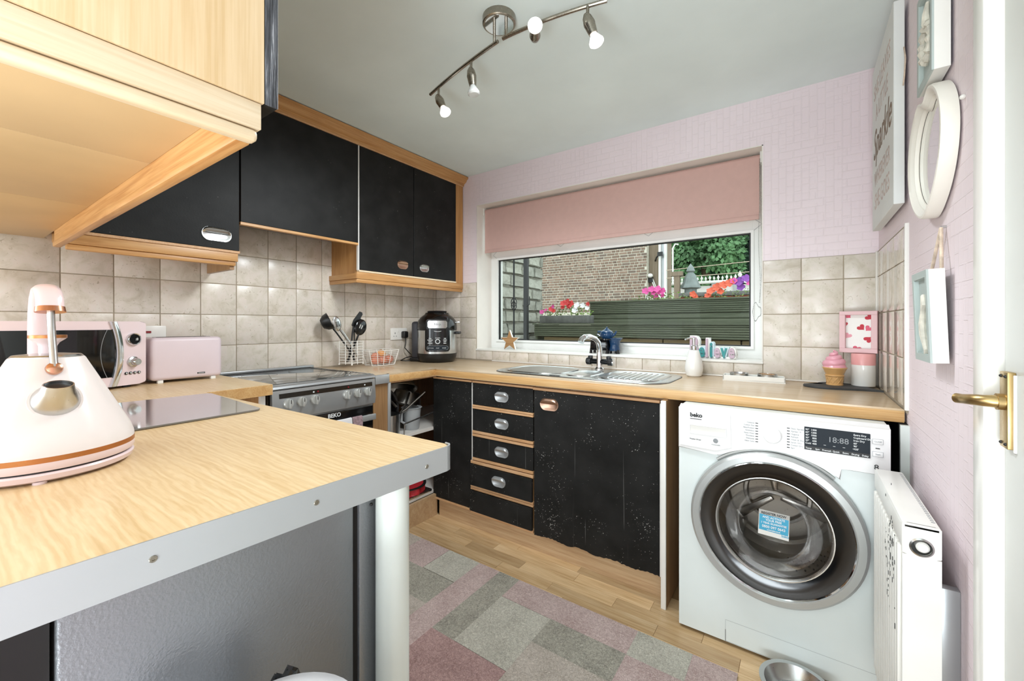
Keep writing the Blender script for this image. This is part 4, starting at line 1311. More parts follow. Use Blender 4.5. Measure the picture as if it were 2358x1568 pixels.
# ------------------------------------------------------------------ rug
rg = thing('patchwork_rug', 'pink and grey patchwork rug on the wooden floor', 'rug', (-1.0, 1.0, 0.0), )
put('backing', B().box(-1.86, -0.172, 0.62, 1.538, 0.0, 0.006), 'rug_base', rg)
patches = [(-1.66, -1.468, 1.355, 1.535, 'rug_pink'), (-1.86, -1.665, 1.2, 1.535, 'rug_beige'), (-1.46, -1.267, 1.362, 1.535, 'rug_light'),
           (-1.66, -1.267, 1.19, 1.352, 'rug_grey'), (-1.262, -1.148, 0.98, 1.535, 'rug_pink'), (-1.143, -1.038, 1.108, 1.535, 'rug_grey'),
           (-1.033, -0.502, 1.408, 1.535, 'rug_pink'), (-1.033, -0.803, 1.112, 1.40, 'rug_light'), (-0.797, -0.502, 1.268, 1.402, 'rug_grey'),
           (-0.797, -0.502, 1.05, 1.262, 'rug_beige'), (-0.497, -0.312, 1.405, 1.535, 'rug_light'), (-0.306, -0.174, 1.36, 1.535, 'rug_pink'),
           (-0.497, -0.312, 1.18, 1.40, 'rug_pink'), (-1.143, -0.803, 0.86, 1.104, 'rug_pink2'), (-1.66, -1.267, 1.0, 1.185, 'rug_beige'),
           (-1.4, -1.148, 0.8, 0.975, 'rug_grey'), (-0.797, -0.502, 0.85, 1.044, 'rug_light'), (-0.306, -0.174, 1.1, 1.355, 'rug_beige'),
           (-0.497, -0.312, 0.95, 1.175, 'rug_pink2'), (-1.143, -0.803, 0.64, 0.855, 'rug_light'), (-0.797, -0.18, 0.64, 0.845, 'rug_grey')]
for i, (a, b_, c, d, mm) in enumerate(patches):
    put('patch', B().box(a - 0.0028, b_ + 0.0028, c - 0.0032, d + 0.0032, 0.004, 0.010 + i * 0.00006), mm, rg)

# ------------------------------------------------------------------ upper cabinets on left wall
XF = -2.10
uc = thing('upper_cupboard', 'black fronted wall cupboard hanging left of the extractor panel', 'wall cabinet', (-2.25, 0.55, 1.42))
put('body', B().box(LX + 0.002, XF - 0.018, 0.29, 0.83, 1.475, 2.2), 'oak_z', uc)
d1 = put('door', B().box(XF - 0.018, XF, 0.30, 0.831, 1.490, 2.192, 0.0015, 1), 'black_clean', uc)
cup_handle(d1, (XF, 0.742, 1.551), '+X', 0.115, 0.062, 'steel')
put('strip', B().box(XF - 0.02, XF + 0.003, 0.29, 0.833, 1.478, 1.489, 0.001, 1), 'stripwood', uc)
put('light_rail', B().box(XF - 0.022, XF, 0.29, 0.826, 1.441, 1.477, 0.001).box(XF - 0.03, XF - 0.006, 0.29, 0.820, 1.421, 1.441, 0.004), 'oak_y', uc)
put('end_rail', B().box(LX + 0.01, XF - 0.02, 0.800, 0.818, 1.405, 1.455), 'walnut', uc)
hd = thing('extractor_panel', 'plain black flap of the extractor housing above the cooker', 'panel', (-2.2, 1.14, 1.61))
put('flap', B().box(XF - 0.018, XF, 0.837, 1.447, 1.627, 2.192, 0.0015, 1), 'black_clean', hd)
put('strip', B().box(XF - 0.022, XF + 0.003, 0.835, 1.449, 1.613, 1.626, 0.001, 1), 'oak_y', hd)
put('housing', B().box(LX + 0.002, XF - 0.02, 0.86, 1.43, 1.75, 2.2), 'darkgap', hd)
uc2 = thing('upper_cupboard', 'black double door wall cupboard in the corner by the window', 'wall cabinet', (-2.25, 1.9, 1.4))
put('body', B().box(LX + 0.002, XF - 0.018, 1.456, WY - 0.008, 1.452, 2.2), 'oak_z', uc2)
put('white_edge', B().box(XF - 0.018, XF + 0.001, 1.4495, 1.4545, 1.47, 2.192), 'white', uc2)
for a, b_, hy, hm in ((1.456, 1.865, 1.773, 'rust'), (1.870, 2.273, 1.958, 'steel')):
    dd = put('door', B().box(XF - 0.018, XF, a, b_, 1.472, 2.192, 0.0015, 1), 'black_clean', uc2)
    cup_handle(dd, (XF, hy, 1.537), '+X', 0.085, 0.055, hm, 'rusty oval handle' if hm == 'rust' else None)
put('strip', B().box(XF - 0.02, XF + 0.003, 1.453, 2.276, 1.461, 1.471, 0.001, 1), 'paleoak_y', uc2)
put('stile', B().box(XF - 0.02, XF - 0.002, 2.276, WY - 0.008, 1.45, 2.2), 'oak_z', uc2)
put('light_rail', B().box(XF - 0.022, XF, 1.44, WY - 0.008, 1.421, 1.4605, 0.001).box(XF - 0.026, XF - 0.004, 1.443, WY - 0.008, 1.398, 1.421, 0.004), 'oak_y', uc2)
put('end_rail', B().box(LX + 0.008, XF - 0.004, 1.438, 1.456, 1.421, 1.452, 0.001).box(LX + 0.008, XF - 0.006, 1.441, 1.456, 1.398, 1.421, 0.004), 'oak_x', uc2)
cn = thing('cornice', 'stepped oak cornice along the top of the black wall cupboards', 'cornice', (-2.08, 1.4, 2.2))
cp = [(LX + 0.002, 2.2), (XF + 0.004, 2.2), (XF + 0.006, 2.213), (XF + 0.014, 2.217), (XF + 0.028, 2.228), (XF + 0.034, 2.240), (XF + 0.045, 2.247), (XF + 0.047, 2.259), (LX + 0.002, 2.259)]
put('moulding', B().prism([(x, 0.29, z) for x, z in cp], (0, WY - 0.001 - 0.29, 0)), 'oak_y', cn)
put('lower_strip', B().box(XF - 0.02, XF + 0.003, 0.29, WY - 0.008, 2.193, 2.2), 'stripwood', cn)

# overhead peninsula cabinet
pc = thing('overhead_cabinet', 'pale oak cabinet hanging above the breakfast bar in the foreground', 'wall cabinet', (-1.35, 0.0, 1.42))
ex, fy = -0.640, 0.2815
put('carcass', B().box(-2.37, ex - 0.004, -0.5, fy - 0.006, 1.50, CZ - 0.004), 'paleoak_z', pc)
put('end_panel', B().box(ex - 0.004, ex + 0.004, -0.5, fy + 0.003, 1.4775, CZ - 0.003, 0.001), 'paleoak_z', pc)
put('black_door', B().box(-2.09, ex + 0.002, fy + 0.004, fy + 0.022, 1.478, CZ - 0.02, 0.001), 'black', pc)
put('door_edge', B().box(ex + 0.002, ex + 0.004, fy + 0.004, fy + 0.022, 1.4775, CZ - 0.02, 0.0006, 1), worn_paint(), pc, label='scuffed black door edge')
put('end_rail', B().box(ex - 0.018, ex + 0.001, -0.5, fy, 1.4395, 1.4765, 0.001), 'paleoak_y', pc, label='pale oak upper light rail')
put('end_moulding', B().box(ex - 0.022, ex - 0.001, -0.5, fy - 0.003, 1.421, 1.4385, 0.006, 3), 'paleoak_y', pc, label='pale oak rounded lower moulding')
put('rear_rail', B().box(-2.09, ex - 0.02, fy - 0.022, fy - 0.002, 1.4395, 1.477).box(-2.09, ex - 0.02, fy - 0.026, fy - 0.005, 1.421, 1.4395, 0.004), 'oak_x', pc)
for a, b_ in ((-1.056, ex - 0.02), (-1.576, -1.058), (-2.30, -1.578)):
    put('base_board', B().box(a, b_, -0.5, fy - 0.022, 1.476, 1.492, 0.001), plain('pale_underside_board', 'cfb48a', 0.6, var=0.05, nscale=3), pc)

# ------------------------------------------------------------------ sink and tap
sx0, sx1, sy0, sy1 = -1.45, -0.49, 1.838, 2.282


def rrect(x0, x1, y0, y1, r, n=7):
    p = []
    for cx_, cy_, a0 in ((x1 - r, y1 - r, 0), (x0 + r, y1 - r, PI / 2), (x0 + r, y0 + r, PI), (x1 - r, y0 + r, 1.5 * PI)):
        p += arc((cx_, cy_), r, a0, a0 + PI / 2, n, '2')
    return p


def dish(b, outer, inner_list):
    """loft loops (list of (pts2d, z))"""
    rings = [[b.bm.verts.new((x, y, z)) for x, y in pts_] for pts_, z in [outer] + inner_list]
    n_ = len(rings[0])
    for a, q in zip(rings, rings[1:]):
        for i in range(n_):
            b.bm.faces.new((a[i], a[(i + 1) % n_], q[(i + 1) % n_], q[i]))
    b.bm.faces.new(rings[-1])
    b.bm.faces.new(rings[0][::-1])


sn = thing('kitchen_sink', 'stainless steel inset sink with small middle bowl below the window', 'sink', (-0.97, 2.06, BZ))
b = B()
dish(b, (rrect(sx0, sx1, sy0, sy1, 0.12), BZ - 0.0005), [(rrect(sx0 + 0.003, sx1 - 0.003, sy0 + 0.003, sy1 - 0.003, 0.118), BZ + 0.005), (rrect(sx0 + 0.012, sx1 - 0.012, sy0 + 0.012, sy1 - 0.012, 0.11), BZ + 0.006)])
put('deck', b, 'steel', sn)
put('seal', B().prism([(x, y, BZ - 0.001) for x, y in rrect(sx0 - 0.003, sx1 + 0.003, sy0 - 0.003, sy1 + 0.003, 0.123)], (0, 0, 0.0025)), 'printk', sn)


def bowl(name, x0, x1, y0, y1, r, depth, m='steel'):
    b_ = B()
    z = BZ + 0.0062
    dish(b_, (rrect(x0, x1, y0, y1, r), z), [(rrect(x0 + 0.002, x1 - 0.002, y0 + 0.002, y1 - 0.002, r), z + 0.0035), (rrect(x0 + 0.006, x1 - 0.006, y0 + 0.006, y1 - 0.006, r - 0.004), z + 0.0035),
                                            (rrect(x0 + 0.012, x1 - 0.012, y0 + 0.012, y1 - 0.012, r - 0.01), z + 0.0005)])
    return put(name, b_, m, sn)


bw = bowl('main_bowl_rim', -1.40, -1.03, 1.87, 2.22, 0.11, 0.0)
put('bowl_floor', B().prism([(x, y, BZ + 0.0045) for x, y in rrect(-1.385, -1.045, 1.885, 2.205, 0.1)], (0, 0, 0.0026)), 'steel_dark', bw)
bowl('half_bowl_rim', -1.005, -0.86, 1.88, 2.14, 0.06, 0.0)
bowl('drainer_rim', -0.84, -0.53, 1.865, 2.235, 0.10, 0.0)
dg = B()
for i in range(8):
    x = -0.78 + i * 0.028
    dg.box(x, x + 0.010, 1.92, 2.18, BZ + 0.006, BZ + 0.0092, 0.0015)
put('drainer_rib', dg, 'steel', sn)
put('label_sticker', B().box(-1.06, -1.00, 1.845, 1.858, BZ + 0.006, BZ + 0.0068), 'printk', sn)

tp = thing('mixer_tap', 'chrome mixer tap with dark cross handles behind the sink', 'tap', (-0.955, 2.24, BZ + 0.006))
tx, ty, tz = -0.955, 2.245, BZ + 0.006
put('base', B().lathe([(0, 0), (0.028, 0), (0.028, 0.006), (0.020, 0.012), (0.018, 0.03), (0.0175, 0.075), (0.016, 0.10), (0, 0.10)], Matrix.Translation((tx, ty, tz)), 24), 'chrome', tp)
sp_pts = [(tx, ty, tz + 0.06), (tx, ty, tz + 0.12), (tx - 0.002, ty - 0.012, tz + 0.155), (tx - 0.012, ty - 0.035, tz + 0.178), (tx - 0.028, ty - 0.075, tz + 0.190), (tx - 0.040, ty - 0.115, tz + 0.188), (tx - 0.046, ty - 0.138, tz + 0.176), (tx - 0.048, ty - 0.147, tz + 0.160)]
put('spout', B().tube(sp_pts, 0.0115, 12, rs=[0.016, 0.0155, 0.015, 0.015, 0.015, 0.0155, 0.0165, 0.0175]), 'chrome', tp)
put('crossbar', B().cyl((tx - 0.066, ty, tz + 0.045), (tx + 0.066, ty, tz + 0.045), 0.0155, n=20), plain('dark_chrome', '2a2c2e', 0.1, 0.8, var=0.02), tp)
for s in (-1, 1):
    hd_ = put('handle', B().lathe([(0, 0), (0.020, 0), (0.021, 0.004), (0.021, 0.024), (0.018, 0.028), (0, 0.028)], Matrix.Translation((tx + s * 0.052, ty, tz + 0.045)) @ Matrix.Rotation(s * PI / 2, 4, 'Y'), 20), 'blackmat', tp)
    put('lever', B().box(tx + s * 0.056 - 0.012, tx + s * 0.056 + 0.012, ty - 0.012, ty + 0.012, tz + 0.060, tz + 0.078, 0.004), 'blackmat', hd_)
put('end_cap', B().cyl((tx + 0.080, ty, tz + 0.045), (tx + 0.086, ty, tz + 0.045), 0.019, n=20), 'chrome', tp)

# ------------------------------------------------------------------ window sill ornaments
so = B()
outer = []
for i in range(10):
    a = PI / 2 + i * PI / 5
    r = 0.074 if i % 2 == 0 else 0.031
    outer.append((r * math.cos(a), r * math.sin(a)))
stt = thing('star_ornament', 'wooden star with white painted sides standing on the window sill', 'star', (-1.712, 2.42, WZ0), math.radians(6))
put('face', B().prism([(x, -0.009, z + 0.061) for x, z in outer], (0, 0.004, 0)), 'starwood', stt, local=True)
put('painted_side', B().prism([(x * 1.02, -0.005, z * 1.02 + 0.0625) for x, z in outer], (0, 0.018, 0)), 'white', stt, local=True)

bs = thing('stove_burner_ornament', 'dark blue miniature stove holding a teapot on the sill behind the tap', 'ornament', (-1.005, 2.43, WZ0))
ox, oy = -1.005, 2.44
put('stove', B().prism([(ox - 0.085, oy - 0.035, WZ0 + 0.018), (ox + 0.035, oy - 0.035, WZ0 + 0.018), (ox + 0.03, oy - 0.035, WZ0 + 0.085), (ox - 0.08, oy - 0.035, WZ0 + 0.085)], (0, 0.07, 0), 0.008), 'blackgloss', bs)
for x in (ox - 0.078, ox + 0.028):
    for y_ in (oy - 0.028, oy + 0.028):
        put('leg', B().cyl((x, y_, WZ0), (x, y_, WZ0 + 0.03), 0.010, 0.006, 10), 'blackgloss', bs)
put('chimney', B().lathe([(0, 0), (0.034, 0), (0.028, 0.03), (0.034, 0.06), (0.05, 0.078), (0.046, 0.08), (0, 0.078)], Matrix.Translation((ox + 0.062, oy + 0.01, WZ0 + 0.018)), 24), 'blue', bs)
for dx, dy in ((-0.025, -0.02), (0.028, -0.018), (0.0, 0.03)):
    put('leg', B().cyl((ox + 0.062 + dx, oy + 0.01 + dy, WZ0), (ox + 0.062 + dx * 0.9, oy + 0.01 + dy * 0.9, WZ0 + 0.024), 0.011, 0.007, 10), 'blackgloss', bs)
px, pz = ox + 0.015, WZ0 + 0.092
put('teapot', B().lathe([(0, 0), (0.028, 0), (0.04, 0.012), (0.043, 0.028), (0.037, 0.044), (0.022, 0.052), (0.02, 0.054), (0.012, 0.06), (0.005, 0.064), (0.007, 0.07), (0, 0.073)], Matrix.Translation((px, oy, pz)), 28), 'blue', bs)
put('teapot_handle', B().tube([(px - 0.036, oy, pz + 0.042), (px - 0.058, oy, pz + 0.042), (px - 0.062, oy, pz + 0.026), (px - 0.04, oy, pz + 0.014)], 0.0055, 8), 'blue', bs)
put('teapot_spout', B().tube([(px + 0.036, oy, pz + 0.018), (px + 0.052, oy, pz + 0.028), (px + 0.062, oy, pz + 0.046)], 0.007, 8, rs=[0.009, 0.007, 0.005]), 'blue', bs)
put('shelf_plate', B().cyl((px, oy, pz - 0.008), (px, oy, pz), 0.05, n=24), 'blackgloss', bs)

bl = thing('believe_sign', 'chunky lilac and teal word ornament on the sill behind the soap bottle', 'word sign', (-0.388, 2.42, WZ0), math.radians(-6))
lx = -0.112
zb = 0.003
for ch, wd, h, mm, bk in (('B', 0.045, 0.150, 'lilac', 'white'), ('e', 0.034, 0.100, 'teal', 'paleblue'), ('l', 0.018, 0.135, 'lilac', 'white'), ('i', 0.026, 0.112, 'teal', 'paleblue'), ('e', 0.030, 0.100, 'lilac', 'white'), ('v', 0.036, 0.100, 'teal', 'paleblue'), ('e', 0.036, 0.102, 'lilac', 'white')):
    lt = text('letter', ch, h, mm, bl, (lx + wd / 2, -0.020, zb + 0.006), '-Y', depth=0.003, align='CENTER', local=True, sx=0.62, bold=0.003)
    text('letter_backing', ch, h, bk, lt, (lx + wd / 2 + 0.003, 0.0, zb + 0.006), '-Y', depth=0.016, align='CENTER', local=True, sx=0.64, bold=0.0085)
    lx += wd
put('plinth', B().box(-0.105, 0.105, -0.016, 0.016, 0.0, 0.012, 0.002), 'white', bl, local=True)

# soap dispenser
sd = thing('soap_dispenser', 'white ceramic soap dispenser with chrome pump beside the sink', 'soap dispenser', (-0.452, 2.272, BZ))
dmx = Matrix.Translation((-0.452, 2.272, BZ))
put('bottle', B().lathe([(0, 0), (0.030, 0), (0.037, 0.006), (0.0425, 0.03), (0.0435, 0.045), (0.039, 0.075), (0.030, 0.11), (0.025, 0.13), (0.022, 0.134), (0, 0.134)], dmx, 40), 'whitecer', sd)
pm_ = put('pump', B().lathe([(0.014, 0.133), (0.0145, 0.135), (0.0145, 0.155), (0.012, 0.158), (0.0065, 0.159), (0.0065, 0.188), (0.009, 0.189), (0.009, 0.196), (0, 0.198)], dmx, 24), 'chrome', sd)
put('nozzle', B().tube([(-0.452, 2.272, BZ + 0.193), (-0.470, 2.262, BZ + 0.194), (-0.486, 2.252, BZ + 0.190), (-0.490, 2.250, BZ + 0.186)], 0.0042, 8), 'chrome', pm_)

# tray with two tealights
ty_ = thing('candle_tray', 'narrow white tray holding two metal dishes on the worktop', 'tray', (-0.186, 2.245, BZ), math.radians(4))
tr_b = B()
tr_b.box(-0.125, 0.125, -0.045, 0.045, 0.0, 0.006)
for a in ((-0.125, 0.125, -0.045, -0.039), (-0.125, 0.125, 0.039, 0.045), (-0.125, -0.119, -0.045, 0.045), (0.119, 0.125, -0.045, 0.045)):
    tr_b.box(a[0], a[1], a[2], a[3], 0.003, 0.026, 0.0015, 1)
put('tray', tr_b, 'white', ty_, local=True)
for i, (dx, mm, lb_) in enumerate(((-0.058, 'blackmat', 'round steel dish in the white tray, nearer the soap bottle'), (0.056, 'starwood', 'round steel dish filled with brown bits, nearer the ice cream ornament'))):
    dsh = thing('metal_dish', lb_, 'dish', (-0.186 + dx, 2.245 + dx * 0.07, BZ + 0.006), 0, 'metal dishes in the white tray')
    put('dish', B().lathe([(0, 0), (0.034, 0), (0.039, 0.006), (0.040, 0.028), (0.042, 0.030), (0.038, 0.030), (0.036, 0.012), (0, 0.010)], None, 32), 'steel', dsh, local=True)
    cb = B()
    for k in range(16):
        a, r = k * 2.4, 0.007 * math.sqrt(k)
        cb.ball((r * math.cos(a), r * math.sin(a), 0.019 + (0.008 if i else 0.0)), 0.0075, (1, 1.2, 0.6), 8, 6)
    put('contents', cb, mm, dsh, local=True, kind='stuff')

# slate heart board, ice cream ornament, canister, hearts frame
sl_ = B()
hp_ = []
for i in range(48):
    t_ = 2 * PI * i / 48
    hxv = 16 * math.sin(t_) ** 3
    hyv = 13 * math.cos(t_) - 5 * math.cos(2 * t_) - 2 * math.cos(3 * t_) - math.cos(4 * t_)
    ax, ay = hxv / 17 * 0.115, hyv / 17 * 0.135
    ca, sa = math.cos(math.radians(62)), math.sin(math.radians(62))
    hp_.append((0.132 + (ax * ca - ay * sa) * 1.12 + 0.01 * math.sin(i * 2.1) * 0.15, 2.222 + (ax * sa + ay * ca) * 1.0))
hp_ = [(min(x, RX - 0.008), min(y, WY - 0.010)) for x, y in hp_]
sl_.prism([(x, y, BZ) for x, y in hp_], (0, 0, 0.008), 0.0015, 1)
single('slate_board', sl_, 'slate', 'dark slate board in the corner under the ice cream ornament', 'slate board', base=(0.13, 2.22, BZ))
SZ = BZ + 0.008
ic = thing('ice_cream_ornament', 'pink swirl ice cream cone ornament on the slate board', 'ornament', (0.116, 2.24, SZ))
imx = Matrix.Translation((0.116, 2.24, SZ))
put('cone', B().lathe([(0, 0), (0.029, 0), (0.030, 0.004), (0.027, 0.006), (0.0305, 0.036), (0.034, 0.039), (0.034, 0.043), (0.0305, 0.045), (0.041, 0.070), (0.043, 0.072), (0.043, 0.076), (0, 0.076)], imx, 36), 'cone', ic)
wv_ = B()
for k in range(10):
    a0 = 2 * PI * k / 10
    for s in (1, -1):
        pts_ = []
        for j in range(6):
            t_ = j / 5
            a = a0 + s * 0.63 * t_
            r = 0.0272 + 0.0033 * t_
            pts_.append((0.116 + r * math.cos(a), 2.24 + r * math.sin(a), SZ + 0.006 + 0.029 * t_))
        wv_.tube(pts_, 0.0014, 5)
put('waffle_pattern', wv_, 'cone', ic)
sw = B()
pts_, rs_ = [], []
for i in range(150):
    t_ = i / 149
    turns = 3.4
    a = 2 * PI * turns * t_ + 0.6
    rr = 0.028 * (1 - t_) ** 0.9 + 0.001
    pts_.append((0.116 + rr * math.cos(a), 2.24 + rr * math.sin(a), SZ + 0.082 + 0.066 * t_))
    rs_.append(0.0165 * (1 - t_) ** 0.75 + 0.0022)
sw.tube(pts_, 0.01, 12, rs=rs_)
sw.lathe([(0, 0.074), (0.041, 0.075), (0.036, 0.088), (0.025, 0.105), (0.012, 0.128), (0, 0.14)], imx, 24)
put('swirl', sw, 'icecream', ic, ang=60)
cn_ = thing('storage_canister', 'white canister with a pink top half on the slate board', 'canister', (0.214, 2.285, SZ))
kmx = Matrix.Translation((0.214, 2.285, SZ))
put('body', B().lathe([(0, 0), (0.0395, 0), (0.0405, 0.002), (0.0405, 0.088), (0, 0.088)], kmx, 40), 'whitecer', cn_)
put('upper_half', B().lathe([(0, 0.088), (0.0407, 0.088), (0.0407, 0.132), (0.039, 0.135), (0, 0.136)], kmx, 40), 'salmon', cn_)

hf = thing('hearts_picture', 'small pink frame with red heart print standing on the canister', 'picture frame', (0.20, 2.300, SZ + 0.137), math.radians(-14))
fw, fh = 0.126, 0.178
hb_ = B()
for a in ((-fw / 2, fw / 2, 0, 0.019), (-fw / 2, fw / 2, fh - 0.016, fh), (-fw / 2, -fw / 2 + 0.020, 0.019, fh - 0.016), (fw / 2 - 0.020, fw / 2, 0.019, fh - 0.016)):
    hb_.box(a[0], a[1], -0.016, 0.016, a[2], a[3], 0.001, 1)
put('frame', hb_, 'framepink', hf, local=True)
ppr = put('print', B().box(-fw / 2 + 0.018, fw / 2 - 0.018, 0.004, 0.008, 0.017, fh - 0.014), 'paperw', hf, local=True)
x_lo, x_hi, z_lo, z_hi = -fw / 2 + 0.0205, fw / 2 - 0.0205, 0.0195, fh - 0.0165


def heart2(cx_, cz_, s, rot):
    pts2 = []
    for i in range(28):
        t2 = 2 * PI * i / 28
        hx_ = 16 * math.sin(t2) ** 3 / 17 * s
        hz_ = (13 * math.cos(t2) - 5 * math.cos(2 * t2) - 2 * math.cos(3 * t2) - math.cos(4 * t2)) / 17 * s
        x_ = cx_ + hx_ * math.cos(rot) - hz_ * math.sin(rot)
        z_ = cz_ + hx_ * math.sin(rot) + hz_ * math.cos(rot)
        pts2.append((min(max(x_, x_lo), x_hi), min(max(z_, z_lo), z_hi)))
    out = [pts2[0]]
    for p_ in pts2[1:]:
        if (p_[0] - out[-1][0]) ** 2 + (p_[1] - out[-1][1]) ** 2 > 1e-8:
            out.append(p_)
    return out


for cx_, cz_, s, rot, mm in ((-0.036, 0.158, 0.013, 0.8, 'heart_pink'), (0.034, 0.152, 0.015, 0.9, 'heart_red'), (-0.046, 0.122, 0.011, 0.2, 'heart_red'),
                             (0.008, 0.108, 0.015, 0.75, 'heart_red'), (0.032, 0.104, 0.014, -0.7, 'heart_pink'), (-0.036, 0.073, 0.014, -0.5, 'heart_pale'),
                             (0.030, 0.058, 0.015, 2.4, 'heart_red'), (-0.006, 0.016, 0.016, -0.3, 'heart_pink')):
    put('heart', B().prism([(x, 0.0032, z) for x, z in heart2(cx_, cz_, s, rot)], (0, 0.001, 0)), mm, ppr, local=True)

# ------------------------------------------------------------------ right wall pictures
sg = thing('canvas_sign', 'large pale canvas sign with brown lettering on the right wall', 'sign', (0.25, 1.985, 1.535))
gx = 0.237
put('canvas', B().box(gx, gx + 0.026, 1.752, 2.222, 1.535, 2.172, 0.0015, 1), 'signface', sg)
M['ink'] = plain('brown_ink', '7a6654', 0.7)
M['inkl'] = plain('faded_pink_ink', 'c2b2ab', 0.7)
for s, z, sz, mm, sh, bo in (('SHE LEAVES', 2.035, 0.082, 'inkl', 0, 0), ('A LITTLE', 1.945, 0.082, 'inkl', 0, 0), ('Sparkle', 1.805, 0.155, 'ink', 0.35, 0.0006), ('WHEREVER', 1.695, 0.080, 'inkl', 0, 0), ('SHE GOES', 1.605, 0.086, 'inkl', 0, 0)):
    text('lettering', s, sz, mm, sg, (gx - 0.0004, 1.987, z), '-X', align='CENTER', shear=sh, bold=bo, sx=0.86)
put('cord', B().tube([(gx + 0.024, 1.752, 2.02), (gx + 0.026, 1.742, 1.98), (gx + 0.024, 1.744, 1.93), (gx + 0.022, 1.75, 1.90)], 0.002, 6), 'rope', sg)


def box_frame(name, label, y0, y1, z0, z1, xf, tilt, contents, depth=0.030):
    t = thing(name, label, 'picture frame', (xf + depth, (y0 + y1) / 2, z0))
    mt = Matrix.Translation((xf + depth, 0, z0)) @ Matrix.Rotation(tilt, 4, 'Y') @ Matrix.Translation((-xf - depth, 0, -z0))
    wd = 0.016
    put('frame', B().frame(y0, y1, z0, z1, xf, xf + 0.004, wd, 'YZ').move(mt), 'framegrey', t)
    put('white_side', B().frame(y0, y1, z0, z1, xf + 0.004, xf + depth, 0.010, 'YZ').move(mt), 'white', t)
    put('inner_bead', B().frame(y0 + 0.014, y1 - 0.014, z0 + 0.014, z1 - 0.014, xf + 0.002, xf + 0.010, 0.004, 'YZ').move(mt), 'framegrey', t)
    put('backing', B().box(xf + 0.009, xf + 0.012, y0 + 0.01, y1 - 0.01, z0 + 0.01, z1 - 0.01).move(mt), 'framegrey', t)
    contents(t, mt)
    return t


def seahorse(t, mt):
    pts2 = [(1.36, 1.215), (1.345, 1.225), (1.338, 1.205), (1.352, 1.185), (1.362, 1.16), (1.360, 1.135), (1.350, 1.115), (1.340, 1.10), (1.344, 1.09), (1.352, 1.094)]
    put('seahorse', B().tube([(0.239, y_, z_) for y_, z_ in pts2], 0.006, 8, rs=[0.003, 0.005, 0.007, 0.006, 0.008, 0.008, 0.006, 0.005, 0.004, 0.003]).move(mt), 'shell', t)


def wreath(t, mt):
    wb = B()
    pts2 = [(0.241, 1.355 + 0.036 * math.cos(a_ * PI / 16), 1.82 + 0.042 * math.sin(a_ * PI / 16)) for a_ in range(32)]
    wb.tube(pts2, 0.009, 8, closed=True, rs=[0.008 + 0.003 * math.sin(i * 2.3) for i in range(32)])
    wb.tube([(0.240, 1.352, 1.862), (0.239, 1.349, 1.885), (0.241, 1.345, 1.91)], 0.006, 6, rs=[0.009, 0.007, 0.003])
    put('driftwood_wreath', wb.move(mt), 'shell', t)


f1 = box_frame('box_frame', 'small grey box frame with white seahorse shape hanging on a rope', 1.283, 1.426, 1.073, 1.282, 0.234, math.radians(-2), seahorse)
rp_ = B()
rp_.tube([(0.256, 1.305, 1.275), (0.263, 1.345, 1.38)], 0.0035, 8)
rp_.tube([(0.256, 1.402, 1.275), (0.263, 1.345, 1.38)], 0.0035, 8)
put('hanging_rope', rp_, 'rope', f1)
put('nail', B().cyl((0.262, 1.345, 1.382), (RX, 1.345, 1.382), 0.003, n=8), 'steel', f1)
box_frame('box_frame', 'grey box frame with driftwood wreath hanging above the heart mirror', 1.283, 1.424, 1.722, 1.955, 0.236, 0.0, wreath)

hm = thing('heart_mirror', 'cream heart shaped mirror with moulded frame on the right wall', 'mirror', (0.262, 1.385, 1.42))


def heart_pts(sc_y, sc_z, n=72):
    out = []
    for i in range(n):
        t2 = 2 * PI * i / n
        tt = t2 if t2 < PI else t2 - 2 * PI
        hy_ = math.sin(t2) * (1 - 0.10 * (0.5 - 0.5 * math.cos(t2)) ** 2)
        hz_ = math.cos(t2) - 0.17 * math.exp(-(tt / 0.20) ** 2) - 0.05 * math.exp(-((abs(tt) - PI) / 0.35) ** 2)
        out.append((hy_ * sc_y, hz_ * sc_z))
    return out


hcY, hcZ = 1.395, 1.572
layers = [(1.0, 0.268), (1.0, 0.246), (0.985, 0.240), (0.95, 0.239), (0.92, 0.243), (0.90, 0.244), (0.88, 0.249), (0.855, 0.250), (0.835, 0.257), (0.81, 0.258)]
b = B()
rings = []
for k, x in layers:
    rings.append([b.bm.verts.new((x, hcY + y_, hcZ + z_ - 0.006 * (1 - k))) for y_, z_ in heart_pts(0.172 * k, 0.150 * k)])
for a, q in zip(rings, rings[1:]):
    for i in range(72):
        j = (i + 1) % 72
        b.bm.faces.new((a[i], a[j], q[j], q[i]))
b.bm.faces.new(rings[0])
put('frame', b, 'cream', hm, ang=50)
put('mirror_glass', B().prism([(0.2585, hcY + y_, hcZ + z_ - 0.002) for y_, z_ in heart_pts(0.172 * 0.815, 0.150 * 0.815)], (0.002, 0, 0)), 'mirror', hm)
put('hook', B().ball((0.268, 1.212, 1.62), 0.005), 'white', hm)

